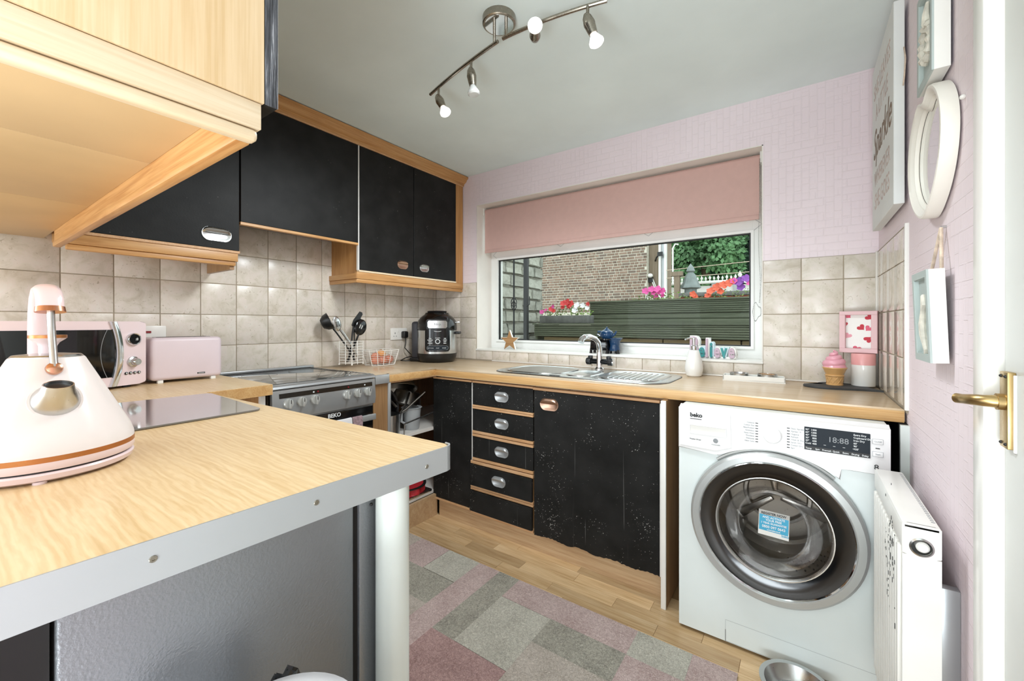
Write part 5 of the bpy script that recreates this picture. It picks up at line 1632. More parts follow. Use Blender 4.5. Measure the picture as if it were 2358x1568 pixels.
# door leaf with brass lever handle
dl = struct('door_1', B().box(0.271, 0.31, 0.205, 1.0122, 0.004, 2.045, 0.003), plain('white_door_paint', 'dfe0dc', 0.3, var=0.02))
bp = put('handle_plate', B().box(0.2615, 0.271, 0.966, 0.997, 0.964, 1.084, 0.0015), 'brass', dl, label='worn brass lever handle plate')
scb = B()
for y_, z_ in ((0.972, 1.077), (0.990, 1.077), (0.972, 0.971), (0.990, 0.971)):
    scb.ball((0.2614, y_, z_), 0.0026, u=10, v=6)
put('screws', scb, 'printk', bp)
put('paint_rim', B().box(0.2675, 0.2712, 0.9625, 0.9665, 0.960, 1.080, 0.0008, 1), 'white', bp)
put('lever', B().tube([(0.262, 0.982, 1.036), (0.250, 0.982, 1.036), (0.241, 0.984, 1.0355), (0.235, 0.992, 1.035), (0.231, 1.004, 1.0335), (0.2285, 1.016, 1.032), (0.2265, 1.026, 1.031), (0.2215, 1.034, 1.0305)], 0.0085, 16, rs=[0.0105, 0.0098, 0.0092, 0.0090, 0.0088, 0.0084, 0.0082, 0.0086]), 'brass', bp)
put('collar', B().cyl((0.2615, 0.982, 1.036), (0.254, 0.982, 1.036), 0.0130, n=24), 'brass', bp)

# ------------------------------------------------------------------ ceiling spotlight
cl_ = thing('ceiling_spotlight', 'satin nickel ceiling light with two curved bars and four spots', 'ceiling light', (-0.895, 1.197, CZ))
lp = Matrix.Translation((-0.895, 1.197, CZ))
put('ceiling_plate', B().lathe([(0, 0), (0.060, 0), (0.060, -0.024), (0.057, -0.027), (0, -0.027)], lp, 40), 'nickel', cl_)
put('plate_mirror', B().cyl((-0.895, 1.197, CZ - 0.0275), (-0.895, 1.197, CZ - 0.0270), 0.052, n=32), 'chrome', cl_)
zbk = 2.19
for x, y_ in ((-0.925, 1.208), (-0.868, 1.203)):
    put('stem', B().cyl((x, y_, CZ - 0.026), (x, y_, zbk), 0.0055, n=12), 'nickel', cl_)


def curve(ps, n=20):
    """quadratic through three points"""
    a, m_, c = (Vector(p) for p in ps)
    out = []
    for i in range(n + 1):
        t2 = i / n
        L0, L1, L2 = 2 * (t2 - .5) * (t2 - 1), -4 * t2 * (t2 - 1), 2 * t2 * (t2 - .5)
        out.append(a * L0 + m_ * L1 + c * L2)
    return out


put('bar', B().tube(curve([(-0.908, 1.2066, zbk), (-1.13, 1.250, zbk), (-1.367, 1.312, zbk)]), 0.0065, 10), 'nickel', cl_)
put('bar', B().tube(curve([(-0.885, 1.2055, zbk), (-0.70, 1.2165, zbk), (-0.508, 1.2535, zbk)]), 0.0065, 10), 'nickel', cl_)


def spot(p, axis, mat_b):
    p = Vector(p)
    j = p - Vector((0, 0, 0.045))
    sp2 = put('spot', B().cyl(p, j, 0.005, n=10), 'nickel', cl_)
    ax = Vector(axis).normalized()
    q = (ax.to_track_quat('Z', 'Y').to_matrix()).to_4x4()
    mx = Matrix.Translation(j - ax * 0.012) @ q
    put('spot_head', B().lathe([(0, -0.008), (0.008, -0.006), (0.015, 0.006), (0.0185, 0.024), (0.0190, 0.030), (0.0180, 0.034), (0.016, 0.052), (0.0135, 0.066), (0, 0.066)], mx, 24), 'nickel', sp2)
    put('bulb', B().lathe([(0.010, 0.064), (0.012, 0.070), (0.018, 0.082), (0.0235, 0.092), (0.024, 0.098), (0.019, 0.103), (0, 0.105)], mx, 28), mat_b, sp2)


spot((-1.3007, 1.298, zbk), (0.42, 0.0, -0.75), 'bulb')
spot((-1.061, 1.236, zbk), (0.12, 0.05, -1.0), 'bulbclear')
spot((-0.752, 1.212, zbk), (0.55, -0.88, -0.22), 'bulb')
spot((-0.567, 1.237, zbk), (0.30, 0.12, -0.9), 'bulb')

# ------------------------------------------------------------------ left wall sockets
cs_ = thing('cooker_switch', 'white wall switch plate with red rocker behind the toaster', 'switch', (LX + 0.01, 0.60, 1.06))
put('plate', B().box(LX + 0.007, LX + 0.017, 0.552, 0.64, 1.035, 1.15, 0.003), 'white', cs_)
put('rocker', B().box(LX + 0.016, LX + 0.021, 0.566, 0.586, 1.118, 1.127), 'redled', cs_)
put('screw', B().ball((LX + 0.017, 0.628, 1.090), 0.003), 'printk', cs_)
sk2 = thing('wall_socket', 'white double wall socket left of the pressure cooker', 'socket', (LX + 0.01, 1.97, 1.08))
put('plate', B().box(LX + 0.007, LX + 0.016, 1.90, 2.046, 1.043, 1.128, 0.003), 'white', sk2)
pb_ = B()
for y_ in (1.937,):
    pb_.box(LX + 0.0155, LX + 0.0168, y_ - 0.0025, y_ + 0.0025, 1.086, 1.096)
    pb_.box(LX + 0.0155, LX + 0.0168, y_ - 0.014, y_ - 0.008, 1.068, 1.072)
    pb_.box(LX + 0.0155, LX + 0.0168, y_ + 0.008, y_ + 0.014, 1.068, 1.072)
put('pin_slots', pb_, 'printk', sk2)
put('rocker', B().box(LX + 0.015, LX + 0.019, 1.958, 1.970, 1.098, 1.116, 0.001), 'white', sk2)

# ------------------------------------------------------------------ pressure cooker
pcx, pcy = -2.135, 2.115
prot = math.radians(45)
pk = thing('pressure_cooker', 'black and steel multi cooker with control panel in the corner', 'multi cooker', (pcx, pcy, BZ), prot)
# local frame: -Y is the front after rotation (front points to +x,-y in world)
put('base', B().lathe([(0, 0.004), (0.118, 0.004), (0.128, 0.012), (0.137, 0.04), (0.139, 0.062), (0, 0.062)], None, 48), 'blackmat', pk, local=True)
put('steel_wall', B().lathe([(0, 0.060), (0.1375, 0.060), (0.1385, 0.12), (0.1385, 0.225), (0, 0.225)], None, 56), 'steel', pk, local=True)
ld = put('lid', B().lathe([(0, 0.222), (0.139, 0.222), (0.1415, 0.230), (0.1405, 0.262), (0.134, 0.288), (0.118, 0.312), (0.098, 0.328), (0.090, 0.332), (0.082, 0.346), (0.068, 0.350), (0.060, 0.352), (0, 0.352)], None, 48), 'blackgloss', pk, local=True)
put('lid_top', B().lathe([(0, 0.350), (0.066, 0.350), (0.070, 0.356), (0.064, 0.360), (0, 0.361)], None, 32), 'blackmat', ld, local=True)


def curved_plate(r0, r1, a0, a1, z0, z1, n=14, rc=0.014):
    """plate wrapped round the cooker front (front = -Y)"""
    b_ = B()
    loops = []
    pts2 = []
    wa = (a1 - a0)
    for (cu_, cv_, s0) in ((1, 1, 0), (0, 1, PI / 2), (0, 0, PI), (1, 0, 1.5 * PI)):
        for i in range(5):
            aa = s0 + PI / 2 * i / 4
            ar = rc / r0
            u_ = (a1 - ar if cu_ else a0 + ar) + ar * math.cos(aa)
            v_ = (z1 - rc if cv_ else z0 + rc) + rc * math.sin(aa)
            pts2.append((u_, v_))
    # fill as grid strips: sort columns
    cols = []
    for i in range(n + 1):
        u_ = a0 + wa * i / n
        du = min(u_ - a0, a1 - u_) * r0
        cut = rc - math.sqrt(max(0, rc * rc - (rc - min(du, rc)) ** 2)) if du < rc else 0
        cols.append((u_, z0 + cut, z1 - cut))
    vv = []
    for rr in (r0, r1):
        vv.append([[b_.bm.verts.new((rr * math.sin(u_), -rr * math.cos(u_), z_)) for z_ in (lo, hi)] for u_, lo, hi in cols])
    for i in range(n):
        b_.bm.faces.new((vv[1][i][0], vv[1][i + 1][0], vv[1][i + 1][1], vv[1][i][1]))
        b_.bm.faces.new((vv[0][i][0], vv[0][i][1], vv[0][i + 1][1], vv[0][i + 1][0]))
        b_.bm.faces.new((vv[0][i][0], vv[0][i + 1][0], vv[1][i + 1][0], vv[1][i][0]))
        b_.bm.faces.new((vv[0][i][1], vv[1][i][1], vv[1][i + 1][1], vv[0][i + 1][1]))
    for i in (0, n):
        b_.bm.faces.new((vv[0][i][0], vv[1][i][0], vv[1][i][1], vv[0][i][1]))
    return b_


cpn = put('control_panel', curved_plate(0.137, 0.1435, -0.60, 0.66, 0.078, 0.232), 'blackgloss', pk, local=True)
put('lid_badge', curved_plate(0.138, 0.1435, -0.46, 0.50, 0.238, 0.290, rc=0.01), 'steel', pk, local=True)
put('badge_gap', curved_plate(0.1385, 0.1425, -0.55, 0.58, 0.228, 0.300, rc=0.01), 'blackmat', pk, local=True)


def ptext(s, size, ang, z, mm, par, name='panel_lettering'):
    r_ = 0.1441
    rot = Matrix.Rotation(ang, 3, 'Z') @ AX['-Y']
    return text(name, s, size, mm, par, (r_ * math.sin(ang), -r_ * math.cos(ang), z), rot, align='CENTER', local=True, bold=0.0002)


ptext('Ninja', 0.022, 0.03, 0.258, 'printg', cpn, 'badge_lettering')
put('smile', B().tube([(0.144 * math.sin(a_), -0.144 * math.cos(a_), 0.219 - 0.004 * math.cos((a_ - 0.03) * 9)) for a_ in [-0.14 + 0.34 * i / 10 for i in range(11)]], 0.0016, 6), 'printw', cpn, local=True)
dlm = Matrix.Rotation(0.03, 4, 'Z') @ Matrix.Translation((0, -0.1435, 0.148)) @ Matrix.Rotation(PI / 2, 4, 'X')
put('dial', B().lathe([(0.0125, 0), (0.0165, 0), (0.0165, 0.006), (0.0125, 0.006)], dlm, 28, close=True), 'printw', cpn, local=True)
put('dial_centre', B().lathe([(0, 0), (0.0125, 0), (0.0125, 0.005), (0, 0.005)], dlm, 24), 'blackmat', cpn, local=True)
for i, (l_, r_) in enumerate((('TEMP', 'TIME'), ('PRESSURE', 'STEAM'), ('SLOW', 'BAKE'), ('YOGURT', 'GRILL'))):
    ptext(l_, 0.0085, -0.33, 0.165 - i * 0.011, 'printw', cpn)
    ptext(r_, 0.0085, 0.38, 0.165 - i * 0.011, 'printw', cpn)
ptext('FUNCTION', 0.0065, 0.03, 0.169, 'printw', cpn)
put('button_bar', curved_plate(0.1432, 0.1442, -0.5, 0.56, 0.088, 0.118, rc=0.01), 'printg', cpn, local=True)
put('button_bar_inset', curved_plate(0.1436, 0.1447, -0.485, 0.545, 0.0895, 0.1165, rc=0.009), 'screen', cpn, local=True)
for a_, s_ in ((-0.3, 'KEEP WARM'), (0.03, 'START'), (0.34, 'POWER')):
    r_ = 0.1450
    text('button_lettering', s_, 0.008, 'printw', cpn, (r_ * math.sin(a_), -r_ * math.cos(a_), 0.100), Matrix.Rotation(a_, 3, 'Z') @ AX['-Y'], align='CENTER', local=True)
put('side_handle', B().box(-0.028, 0.028, 0.137, 0.17, 0.195, 0.215, 0.006).move(Matrix.Rotation(math.radians(-105), 4, 'Z')), 'blackmat', pk, local=True)
put('lid_hinge', B().box(-0.052, 0.052, 0.10, 0.178, 0.02, 0.285, 0.02, 3).move(Matrix.Rotation(math.radians(68), 4, 'Z')), plain('dark_grey_plastic', '38383e', 0.4), pk, local=True)
put('hinge_foot', B().box(-0.055, 0.055, 0.09, 0.19, 0.0, 0.03, 0.01).move(Matrix.Rotation(math.radians(68), 4, 'Z')), 'blackmat', pk, local=True)
put('valve_tab', B().box(-0.015, 0.015, 0.125, 0.165, 0.272, 0.284, 0.004).move(Matrix.Rotation(math.radians(-100), 4, 'Z')), 'steel', pk, local=True)
pl = thing('power_plug', 'black three pin plug with cable in the wall socket', 'plug', (LX + 0.03, 2.01, 1.06))
put('plug', B().box(LX + 0.016, LX + 0.052, 1.988, 2.032, 1.055, 1.105, 0.010, 3), 'blackmat', pl)
put('cable', B().tube([(LX + 0.04, 2.01, 1.06), (LX + 0.05, 2.005, 1.02), (LX + 0.045, 2.0, 0.985), (LX + 0.055, 2.03, 0.95), (LX + 0.06, 2.06, 0.925), (LX + 0.05, 2.0, 0.912), (LX + 0.06, 1.95, 0.898), (LX + 0.09, 1.97, 0.896), (LX + 0.12, 2.03, 0.896)], 0.0035, 8), 'blackmat', pl)

# ------------------------------------------------------------------ utensil basket
ubx, uby, ubz = -2.262, 1.512, 0.9085
ub = thing('utensil_basket', 'white wire utensil basket beside the hob', 'basket', (ubx, uby, 0.9085), math.radians(14))
b = B()
hw = 0.048
for k in range(9):
    z = 0.012 + k * 0.0165
    b.tube([(-hw, -hw, z), (hw, -hw, z), (hw, hw, z), (-hw, hw, z)], 0.0015, 6, closed=True)
put('wire_ring', b, 'whitewire', ub, local=True)
b = B()
for x, y_ in ((-hw, -hw), (hw, -hw), (hw, hw), (-hw, hw), (0, -hw), (hw, 0), (0, hw), (-hw, 0)):
    b.tube([(x, y_, 0.004), (x, y_, 0.148)], 0.0022, 6)
for i in range(5):
    b.tube([(-hw, -hw + i * hw / 2, 0.012), (hw, -hw + i * hw / 2, 0.012)], 0.0014, 6)
put('upright', b, 'whitewire', ub, local=True)
for x, y_ in ((-hw, -hw), (hw, -hw), (hw, hw), (-hw, hw)):
    put('foot', B().ball((x, y_, 0.005), 0.0055, u=10, v=6), 'whitewire', ub, local=True)


def W(dx, dy, dz):
    return (ubx + dx, uby + dy, ubz + dz)


# seen from the room: +y is to the right, +x towards the viewer
ld_ = thing('ladle', 'black ladle leaning left in the utensil basket', 'ladle', W(0, 0, 0.02))
put('handle', B().tube([W(-0.01, 0.032, 0.02), W(-0.02, -0.01, 0.10), W(-0.03, -0.075, 0.19), W(-0.03, -0.105, 0.225)], 0.005, 8), 'blackmat', ld_)
lm = Matrix.Translation(W(-0.030, -0.135, 0.262)) @ Matrix.Scale(1.2, 4) @ Matrix.Rotation(math.radians(-60), 4, 'X') @ Matrix.Rotation(math.radians(30), 4, 'Y')
put('cup', B().lathe([(0, -0.03), (0.022, -0.026), (0.036, -0.01), (0.041, 0.012), (0.043, 0.012), (0.038, -0.012), (0.023, -0.03), (0, -0.034)], lm, 28), 'blackmat', ld_)
ss = thing('serving_spoon', 'steel slotted spoon in front of the black ladle', 'spoon', W(0.01, 0, 0.02))
put('handle', B().tube([W(0.03, 0.036, 0.02), W(0.022, 0.0, 0.10), W(0.01, -0.055, 0.185), W(0.006, -0.075, 0.212)], 0.006, 8, rs=[0.005, 0.006, 0.0085, 0.008]), 'steel', ss)
put('bowl', B().ball((0, 0, 0), 1, (0.007, 0.027, 0.046)).move(Matrix.Translation(W(0.0, -0.096, 0.250)) @ Matrix.Rotation(math.radians(16), 4, 'X')), 'steel', ss)
slb = B()
for k in (-0.008, 0.0, 0.008):
    slb.box(0.0066, 0.0078, k - 0.0016, k + 0.0016, -0.018, 0.014)
put('slot', slb.move(Matrix.Translation(W(0.0, -0.096, 0.250)) @ Matrix.Rotation(math.radians(16), 4, 'X')), 'darkgap', ss)
ts = thing('turner', 'black slotted turner standing tallest in the utensil basket', 'spatula', W(0, 0, 0.02))
put('handle', B().tube([W(0.0, -0.02, 0.02), W(-0.005, 0.002, 0.12), W(-0.01, 0.016, 0.20), W(-0.012, 0.024, 0.235)], 0.0055, 8), 'blackmat', ts)
tb_ = B()
tb_.prism([(-0.002, -0.010, 0), (-0.002, 0.008, -0.004), (-0.002, 0.016, 0.03), (-0.002, 0.017, 0.085), (-0.002, 0.008, 0.094), (-0.002, -0.008, 0.090), (-0.002, -0.016, 0.03)], (0.004, 0, 0), 0.001, 1)
put('blade', tb_.move(Matrix.Translation(W(-0.010, 0.018, 0.235)) @ Matrix.Scale(1.15, 4) @ Matrix.Rotation(math.radians(-32), 4, 'X')), 'blackmat', ts)
sm_ = thing('skimmer', 'broad black slotted skimmer leaning right in the utensil basket', 'skimmer', W(0, 0, 0.02))
put('handle', B().tube([W(0.0, -0.03, 0.02), W(0.005, 0.01, 0.10), W(0.006, 0.036, 0.16), W(0.004, 0.055, 0.20)], 0.0055, 8), 'blackgloss', sm_)
put('head', B().ball((0, 0, 0), 1, (0.010, 0.042, 0.052)).move(Matrix.Translation(W(0.004, 0.062, 0.228)) @ Matrix.Rotation(math.radians(-24), 4, 'X')), 'blackgloss', sm_)
slb = B()
for k in (-0.012, 0.002):
    slb.box(0.0086, 0.0105, k - 0.002, k + 0.002, -0.010, 0.014)
put('slot', slb.move(Matrix.Translation(W(0.004, 0.062, 0.228)) @ Matrix.Rotation(math.radians(-24), 4, 'X')), 'whitewire', sm_)
ps = thing('spaghetti_server', 'thin black handled server behind the skimmer', 'server', W(0, 0, 0.02))
put('handle', B().tube([W(-0.02, 0.03, 0.02), W(-0.02, 0.034, 0.12), W(-0.02, 0.034, 0.20), W(-0.02, 0.045, 0.262)], 0.004, 8), 'blackmat', ps)
put('head', B().ball((0, 0, 0), 1, (0.010, 0.024, 0.016)).move(Matrix.Translation(W(-0.02, 0.062, 0.276)) @ Matrix.Rotation(math.radians(-20), 4, 'X')), 'blackmat', ps)

# ------------------------------------------------------------------ fruit basket
fbx, fby = -2.245, 1.712
fb = thing('fruit_basket', 'white wire fruit basket left of the pressure cooker', 'basket', (fbx, fby, BZ))


def oct_(hx_, hy_, z, ch=0.03):
    return [(hx_, -hy_ + ch, z), (hx_, hy_ - ch, z), (hx_ - ch, hy_, z), (-hx_ + ch, hy_, z), (-hx_, hy_ - ch, z), (-hx_, -hy_ + ch, z), (-hx_ + ch, -hy_, z), (hx_ - ch, -hy_, z)]


b = B()
lo, hi = oct_(0.06, 0.088, 0.004, 0.025), oct_(0.08, 0.118, 0.098, 0.035)
for k in range(9):
    t_ = k / 8
    ring = [Vector(a) * (1 - t_) + Vector(c) * t_ for a, c in zip(lo, hi)]
    b.tube(ring, 0.0024 if k in (0, 8) else 0.0010, 6, closed=True)
put('wire_ring', b, 'whitewire', fb, local=True)
b = B()
for a, c in zip(lo, hi):
    b.tube([a, c], 0.0022, 6)
for t_ in (0.33, 0.67):
    for i in (0, 4):
        a = Vector(lo[i]).lerp(Vector(lo[i + 1]), t_)
        c = Vector(hi[i]).lerp(Vector(hi[i + 1]), t_)
        b.tube([a, c], 0.0022, 6)
for i in range(5):
    yy = -0.06 + i * 0.03
    b.tube([(-0.058, yy, 0.004), (0.058, yy, 0.004)], 0.0014, 6)
put('upright', b, 'whitewire', fb, local=True)
fru = [(-0.050, 0.02, 0.036, 'peach', 'pink blushed peach at the left of the wire basket'), (0.0, 0.028, 0.036, 'peach', 'peach in the middle front of the wire basket'), (0.052, 0.022, 0.037, 'peach', 'peach at the right front of the wire basket'),
       (-0.018, -0.025, 0.055, 'peach', 'peach lying behind the front row in the wire basket'), (0.022, -0.022, 0.070, 'orange', 'orange on top of the peaches in the wire basket')]
for dy, dx, dz, mm, lab in fru:
    t = thing('orange' if mm == 'orange' else 'peach', lab, 'fruit', (fbx + dx, fby + dy, BZ + dz), 0, 'fruit in the wire basket')
    bb = B().ball((0, 0, 0), 0.0295, (1, 1, 0.94), 20, 14)
    if mm == 'peach':
        for v in bb.bm.verts:
            a = math.atan2(v.co.y, v.co.x)
            v.co *= 1 - 0.05 * math.exp(-(a / 0.25) ** 2)
    put('flesh', bb, mm, t, local=True)
    put('stalk', B().cyl((0, 0, 0.026), (0.001, 0, 0.031), 0.0016, n=6), 'bark', t, local=True)

# ------------------------------------------------------------------ microwave and toaster
mwc = Vector((-2.098, 0.283, PZ))
mw = thing('microwave_oven', 'pale pink retro microwave with chrome door strip on left worktop', 'microwave', (mwc.x, mwc.y, PZ), PI / 2 + math.radians(10))
# local: +x along the front to the right as seen (world +y), -y = outward
HWm, DPm, HTm = 0.233, 0.245, 0.243


def bow(x):
    return -0.036 * (1 - (x / HWm) ** 2)


def mw_plate(x0, x1, z0, z1, off, th, n=16, bev=0.0):
    b_ = B()
    f_, k_ = [], []
    for i in range(n + 1):
        x = x0 + (x1 - x0) * i / n
        f_.append([b_.bm.verts.new((x, bow(x) - off, z)) for z in (z0, z1)])
        k_.append([b_.bm.verts.new((x, bow(x) - off + th, z)) for z in (z0, z1)])
    for i in range(n):
        b_.bm.faces.new((f_[i][0], f_[i + 1][0], f_[i + 1][1], f_[i][1]))
        b_.bm.faces.new((k_[i][0], k_[i][1], k_[i + 1][1], k_[i + 1][0]))
        b_.bm.faces.new((f_[i][1], f_[i + 1][1], k_[i + 1][1], k_[i][1]))
        b_.bm.faces.new((f_[i][0], k_[i][0], k_[i + 1][0], f_[i + 1][0]))
    for i in (0, n):
        b_.bm.faces.new((f_[i][0], f_[i][1], k_[i][1], k_[i][0]))
    return b_


prof_mw = [(-HWm, DPm)] + [(-HWm + 2 * HWm * i / 20, bow(-HWm + 2 * HWm * i / 20)) for i in range(21)] + [(HWm, DPm)]
put('case', B().prism([(x, y_, 0.010) for x, y_ in prof_mw], (0, 0, HTm), 0.012, 3), 'pink', mw, local=True)
dgm = put('door_glass', mw_plate(-0.19, 0.128, 0.046, 0.222, 0.0015, 0.004), 'mwglass', mw, local=True)
put('glass_line', B().tube([(0.085 + 0.018 * ((z - 0.134) / 0.088) ** 2, bow(0.09) - 0.002, z) for z in [0.046 + 0.176 * i / 12 for i in range(13)]], 0.0009, 5), 'printg', dgm, local=True)
cb_ = B()
n = 18
rows = []
for i in range(n + 1):
    z = 0.011 + (HTm - 0.002) * i / n
    cx_ = 0.136 - 0.022 * (2 * (z - 0.01) / HTm - 1) ** 2 + 0.006
    rows.append([cb_.bm.verts.new((cx_ + dx, bow(cx_ + dx) - dy, z)) for dx, dy in ((-0.013, 0.0), (-0.011, 0.007), (0.0, 0.010), (0.011, 0.007), (0.013, 0.0))])
for a, q in zip(rows, rows[1:]):
    for i in range(4):
        cb_.bm.faces.new((a[i], a[i + 1], q[i + 1], q[i]))
put('chrome_strip', cb_, 'chrome', mw, local=True)
ka = math.atan2(0.036 * 2 * 0.185 / HWm ** 2, 1)
for z, r, lab in ((0.185, 0.024, 'clock_dial'), (0.098, 0.0165, 'timer_knob')):
    mx = Matrix.Translation((0.186, bow(0.186), z)) @ Matrix.Rotation(ka, 4, 'Z') @ Matrix.Rotation(PI / 2, 4, 'X')
    if lab == 'clock_dial':
        k = put('clock_dial', B().lathe([(r * 0.8, 0), (r, 0), (r, 0.008), (r * 0.92, 0.012), (r * 0.8, 0.011)], mx, 32, close=True), 'chrome', mw, local=True)
        put('dial_face', B().lathe([(0, 0.002), (r * 0.82, 0.002), (r * 0.82, 0.010), (0, 0.010)], mx, 28), 'blackgloss', k, local=True)
        text('digits', ':8', 0.014, 'printw', k, mx @ Vector((0.002, -0.005, 0.0105)), Matrix.Rotation(ka, 3, 'Z') @ AX['-Y'], local=True)
    else:
        k = put('timer_knob', B().lathe([(0, 0), (r * 1.25, 0), (r * 1.2, 0.006), (r * 0.85, 0.009), (r * 0.80, 0.024), (r * 0.7, 0.027), (0, 0.027)], mx, 28), 'steel', mw, local=True)
for i in range(4):
    x = 0.163 + i * 0.0145
    mx = Matrix.Translation((x, bow(x), 0.055)) @ Matrix.Rotation(ka, 4, 'Z') @ Matrix.Rotation(PI / 2, 4, 'X')
    bt = put('button', B().lathe([(0.0032, 0), (0.0055, 0), (0.0055, 0.003), (0.0032, 0.003)], mx, 18, close=True), 'blackgloss', mw, local=True)
    put('button_cap', B().lathe([(0, 0), (0.0034, 0), (0.0034, 0.004), (0, 0.0045)], mx, 14), 'chrome', bt, local=True)
for x in (-0.18, 0.18):
    for y_ in (0.02, 0.2):
        put('foot', B().cyl((x, y_, 0), (x, y_, 0.011), 0.012, n=12), 'blackmat', mw, local=True)

ta = thing('toaster', 'pale pink toaster with small black badge beside the microwave', 'toaster', (-2.225, 0.653, PZ))
put('shell', B().box(-2.305, -2.140, 0.528, 0.778, PZ + 0.011, PZ + 0.187, 0.016, 4), 'pinkm', ta)
bg_ = put('badge', B().box(-2.1405, -2.1385, 0.684, 0.712, PZ + 0.028, PZ + 0.0345, 0.0005, 1), 'printk', ta)
text('badge_lettering', 'SWAN', 0.0062, 'printw', bg_, (-2.1383, 0.698, PZ + 0.029), '+X', align='CENTER', sx=1.2)
for y_ in (0.560, 0.745):
    for x in (-2.29, -2.152):
        put('foot', B().box(x - 0.008, x + 0.008, y_ - 0.009, y_ + 0.009, PZ, PZ + 0.012, 0.001, 1), 'white', ta)
put('slot', B().box(-2.255, -2.245, 0.56, 0.75, PZ + 0.1865, PZ + 0.1878).box(-2.205, -2.195, 0.56, 0.75, PZ + 0.1865, PZ + 0.1878), 'darkgap', ta)
put('lever', B().box(-2.235, -2.215, 0.778, 0.792, PZ + 0.136, PZ + 0.146, 0.002), 'printk', ta)

# ------------------------------------------------------------------ kettle
kx, ky = -1.050, 0.123
fd = Vector((0.993, -0.117, 0)) + 0.22 * Vector((0.8192, 0.5736, 0))
kr = math.atan2(fd.y, fd.x)
kt = thing('kettle', 'white and pink pyramid kettle with copper trim on the breakfast bar', 'kettle', (kx, ky, PZ), kr)
# local +x = spout direction
put('base_plate', B().lathe([(0, 0.002), (0.098, 0.002), (0.106, 0.006), (0.109, 0.014), (0.107, 0.017), (0, 0.017)], None, 64), 'pink', kt, local=True)
put('base_gap', B().lathe([(0, 0.016), (0.103, 0.016), (0.103, 0.021), (0, 0.021)], None, 48), 'blackmat', kt, local=True)
put('lower_ring', B().lathe([(0, 0.020), (0.107, 0.020), (0.1095, 0.024), (0.1095, 0.033), (0, 0.033)], None, 64), 'pink', kt, local=True)
put('copper_band', B().lathe([(0, 0.033), (0.1097, 0.033), (0.1095, 0.041), (0, 0.041)], None, 64), 'coppband', kt, local=True)
put('body', B().lathe([(0, 0.041), (0.1093, 0.041), (0.1085, 0.048), (0.104, 0.062), (0.098, 0.075), (0.0455, 0.186), (0.0435, 0.1885), (0, 0.1885)], None, 72), 'kettle', kt, local=True)
put('lid', B().lathe([(0, 0.187), (0.0425, 0.187), (0.0425, 0.190), (0.040, 0.1925), (0.02, 0.1945), (0, 0.195)], None, 48), 'steel', kt, local=True)
kn = put('lid_knob', B().lathe([(0.011, 0.193), (0.011, 0.207), (0.014, 0.213), (0.0215, 0.219), (0.0225, 0.2205), (0, 0.2205)], None, 32), 'pink', kt, local=True)
put('knob_disc', B().lathe([(0, 0.2205), (0.0230, 0.2205), (0.0230, 0.2255), (0, 0.2260)], None, 32), 'coppband', kn, local=True)
# spout: short steel cone sitting on the sloping front
sb0, sb1 = Vector((0.068, 0, 0.118)), Vector((0.099, 0, 0.163))
sd_ = (sb1 - sb0)
q = Vector((0.40, 0, 0.92)).to_track_quat('Z', 'Y').to_matrix().to_4x4()
b = B()
r0 = []
levels = []
n = 36
tilt0 = Vector((0.905, 0, 0.425))  # normal of body slope
for lv, (c, rx_, nrm) in enumerate(((Vector((0.0705, 0, 0.122)), 0.0285, Vector((0.905, 0, 0.425))), (Vector((0.080, 0, 0.129)), 0.0255, Vector((0.75, 0, 0.66))), (Vector((0.0885, 0, 0.140)), 0.0195, Vector((0.45, 0, 0.89))), (Vector((0.0925, 0, 0.1495)), 0.0175, Vector((0.28, 0, 0.96))),
                                   (Vector((0.0925, 0, 0.1495)), 0.0160, Vector((0.28, 0, 0.96))), (Vector((0.0885, 0, 0.139)), 0.0165, Vector((0.45, 0, 0.89))))):
    qq = nrm.normalized().to_track_quat('Z', 'Y').to_matrix()
    levels.append([b.bm.verts.new(c + qq @ Vector((rx_ * math.cos(2 * PI * i / n), rx_ * math.sin(2 * PI * i / n), 0))) for i in range(n)])
for a, c in zip(levels, levels[1:]):
    for i in range(n):
        b.bm.faces.new((a[i], a[(i + 1) % n], c[(i + 1) % n], c[i]))
b.bm.faces.new(levels[0][::-1])
b.bm.faces.new(levels[-1])
spt = put('spout', b, 'steel', kt, local=True, ang=50)
qq = Vector((0.905, 0, 0.425)).normalized().to_track_quat('Z', 'Y').to_matrix().to_4x4()
put('spout_collar', B().lathe([(0.028, -0.001), (0.0315, -0.001), (0.0310, 0.0015), (0.028, 0.002)], Matrix.Translation((0.0705, 0, 0.122)) @ qq, 36, close=True), 'kettle', spt, local=True)
put('spout_mouth', B().lathe([(0, 0), (0.0160, 0), (0.0160, 0.001), (0, 0.001)], Matrix.Translation((0.0905, 0, 0.1440)) @ Vector((0.36, 0, 0.93)).to_track_quat('Z', 'Y').to_matrix().to_4x4(), 28), 'blackmat', spt, local=True)
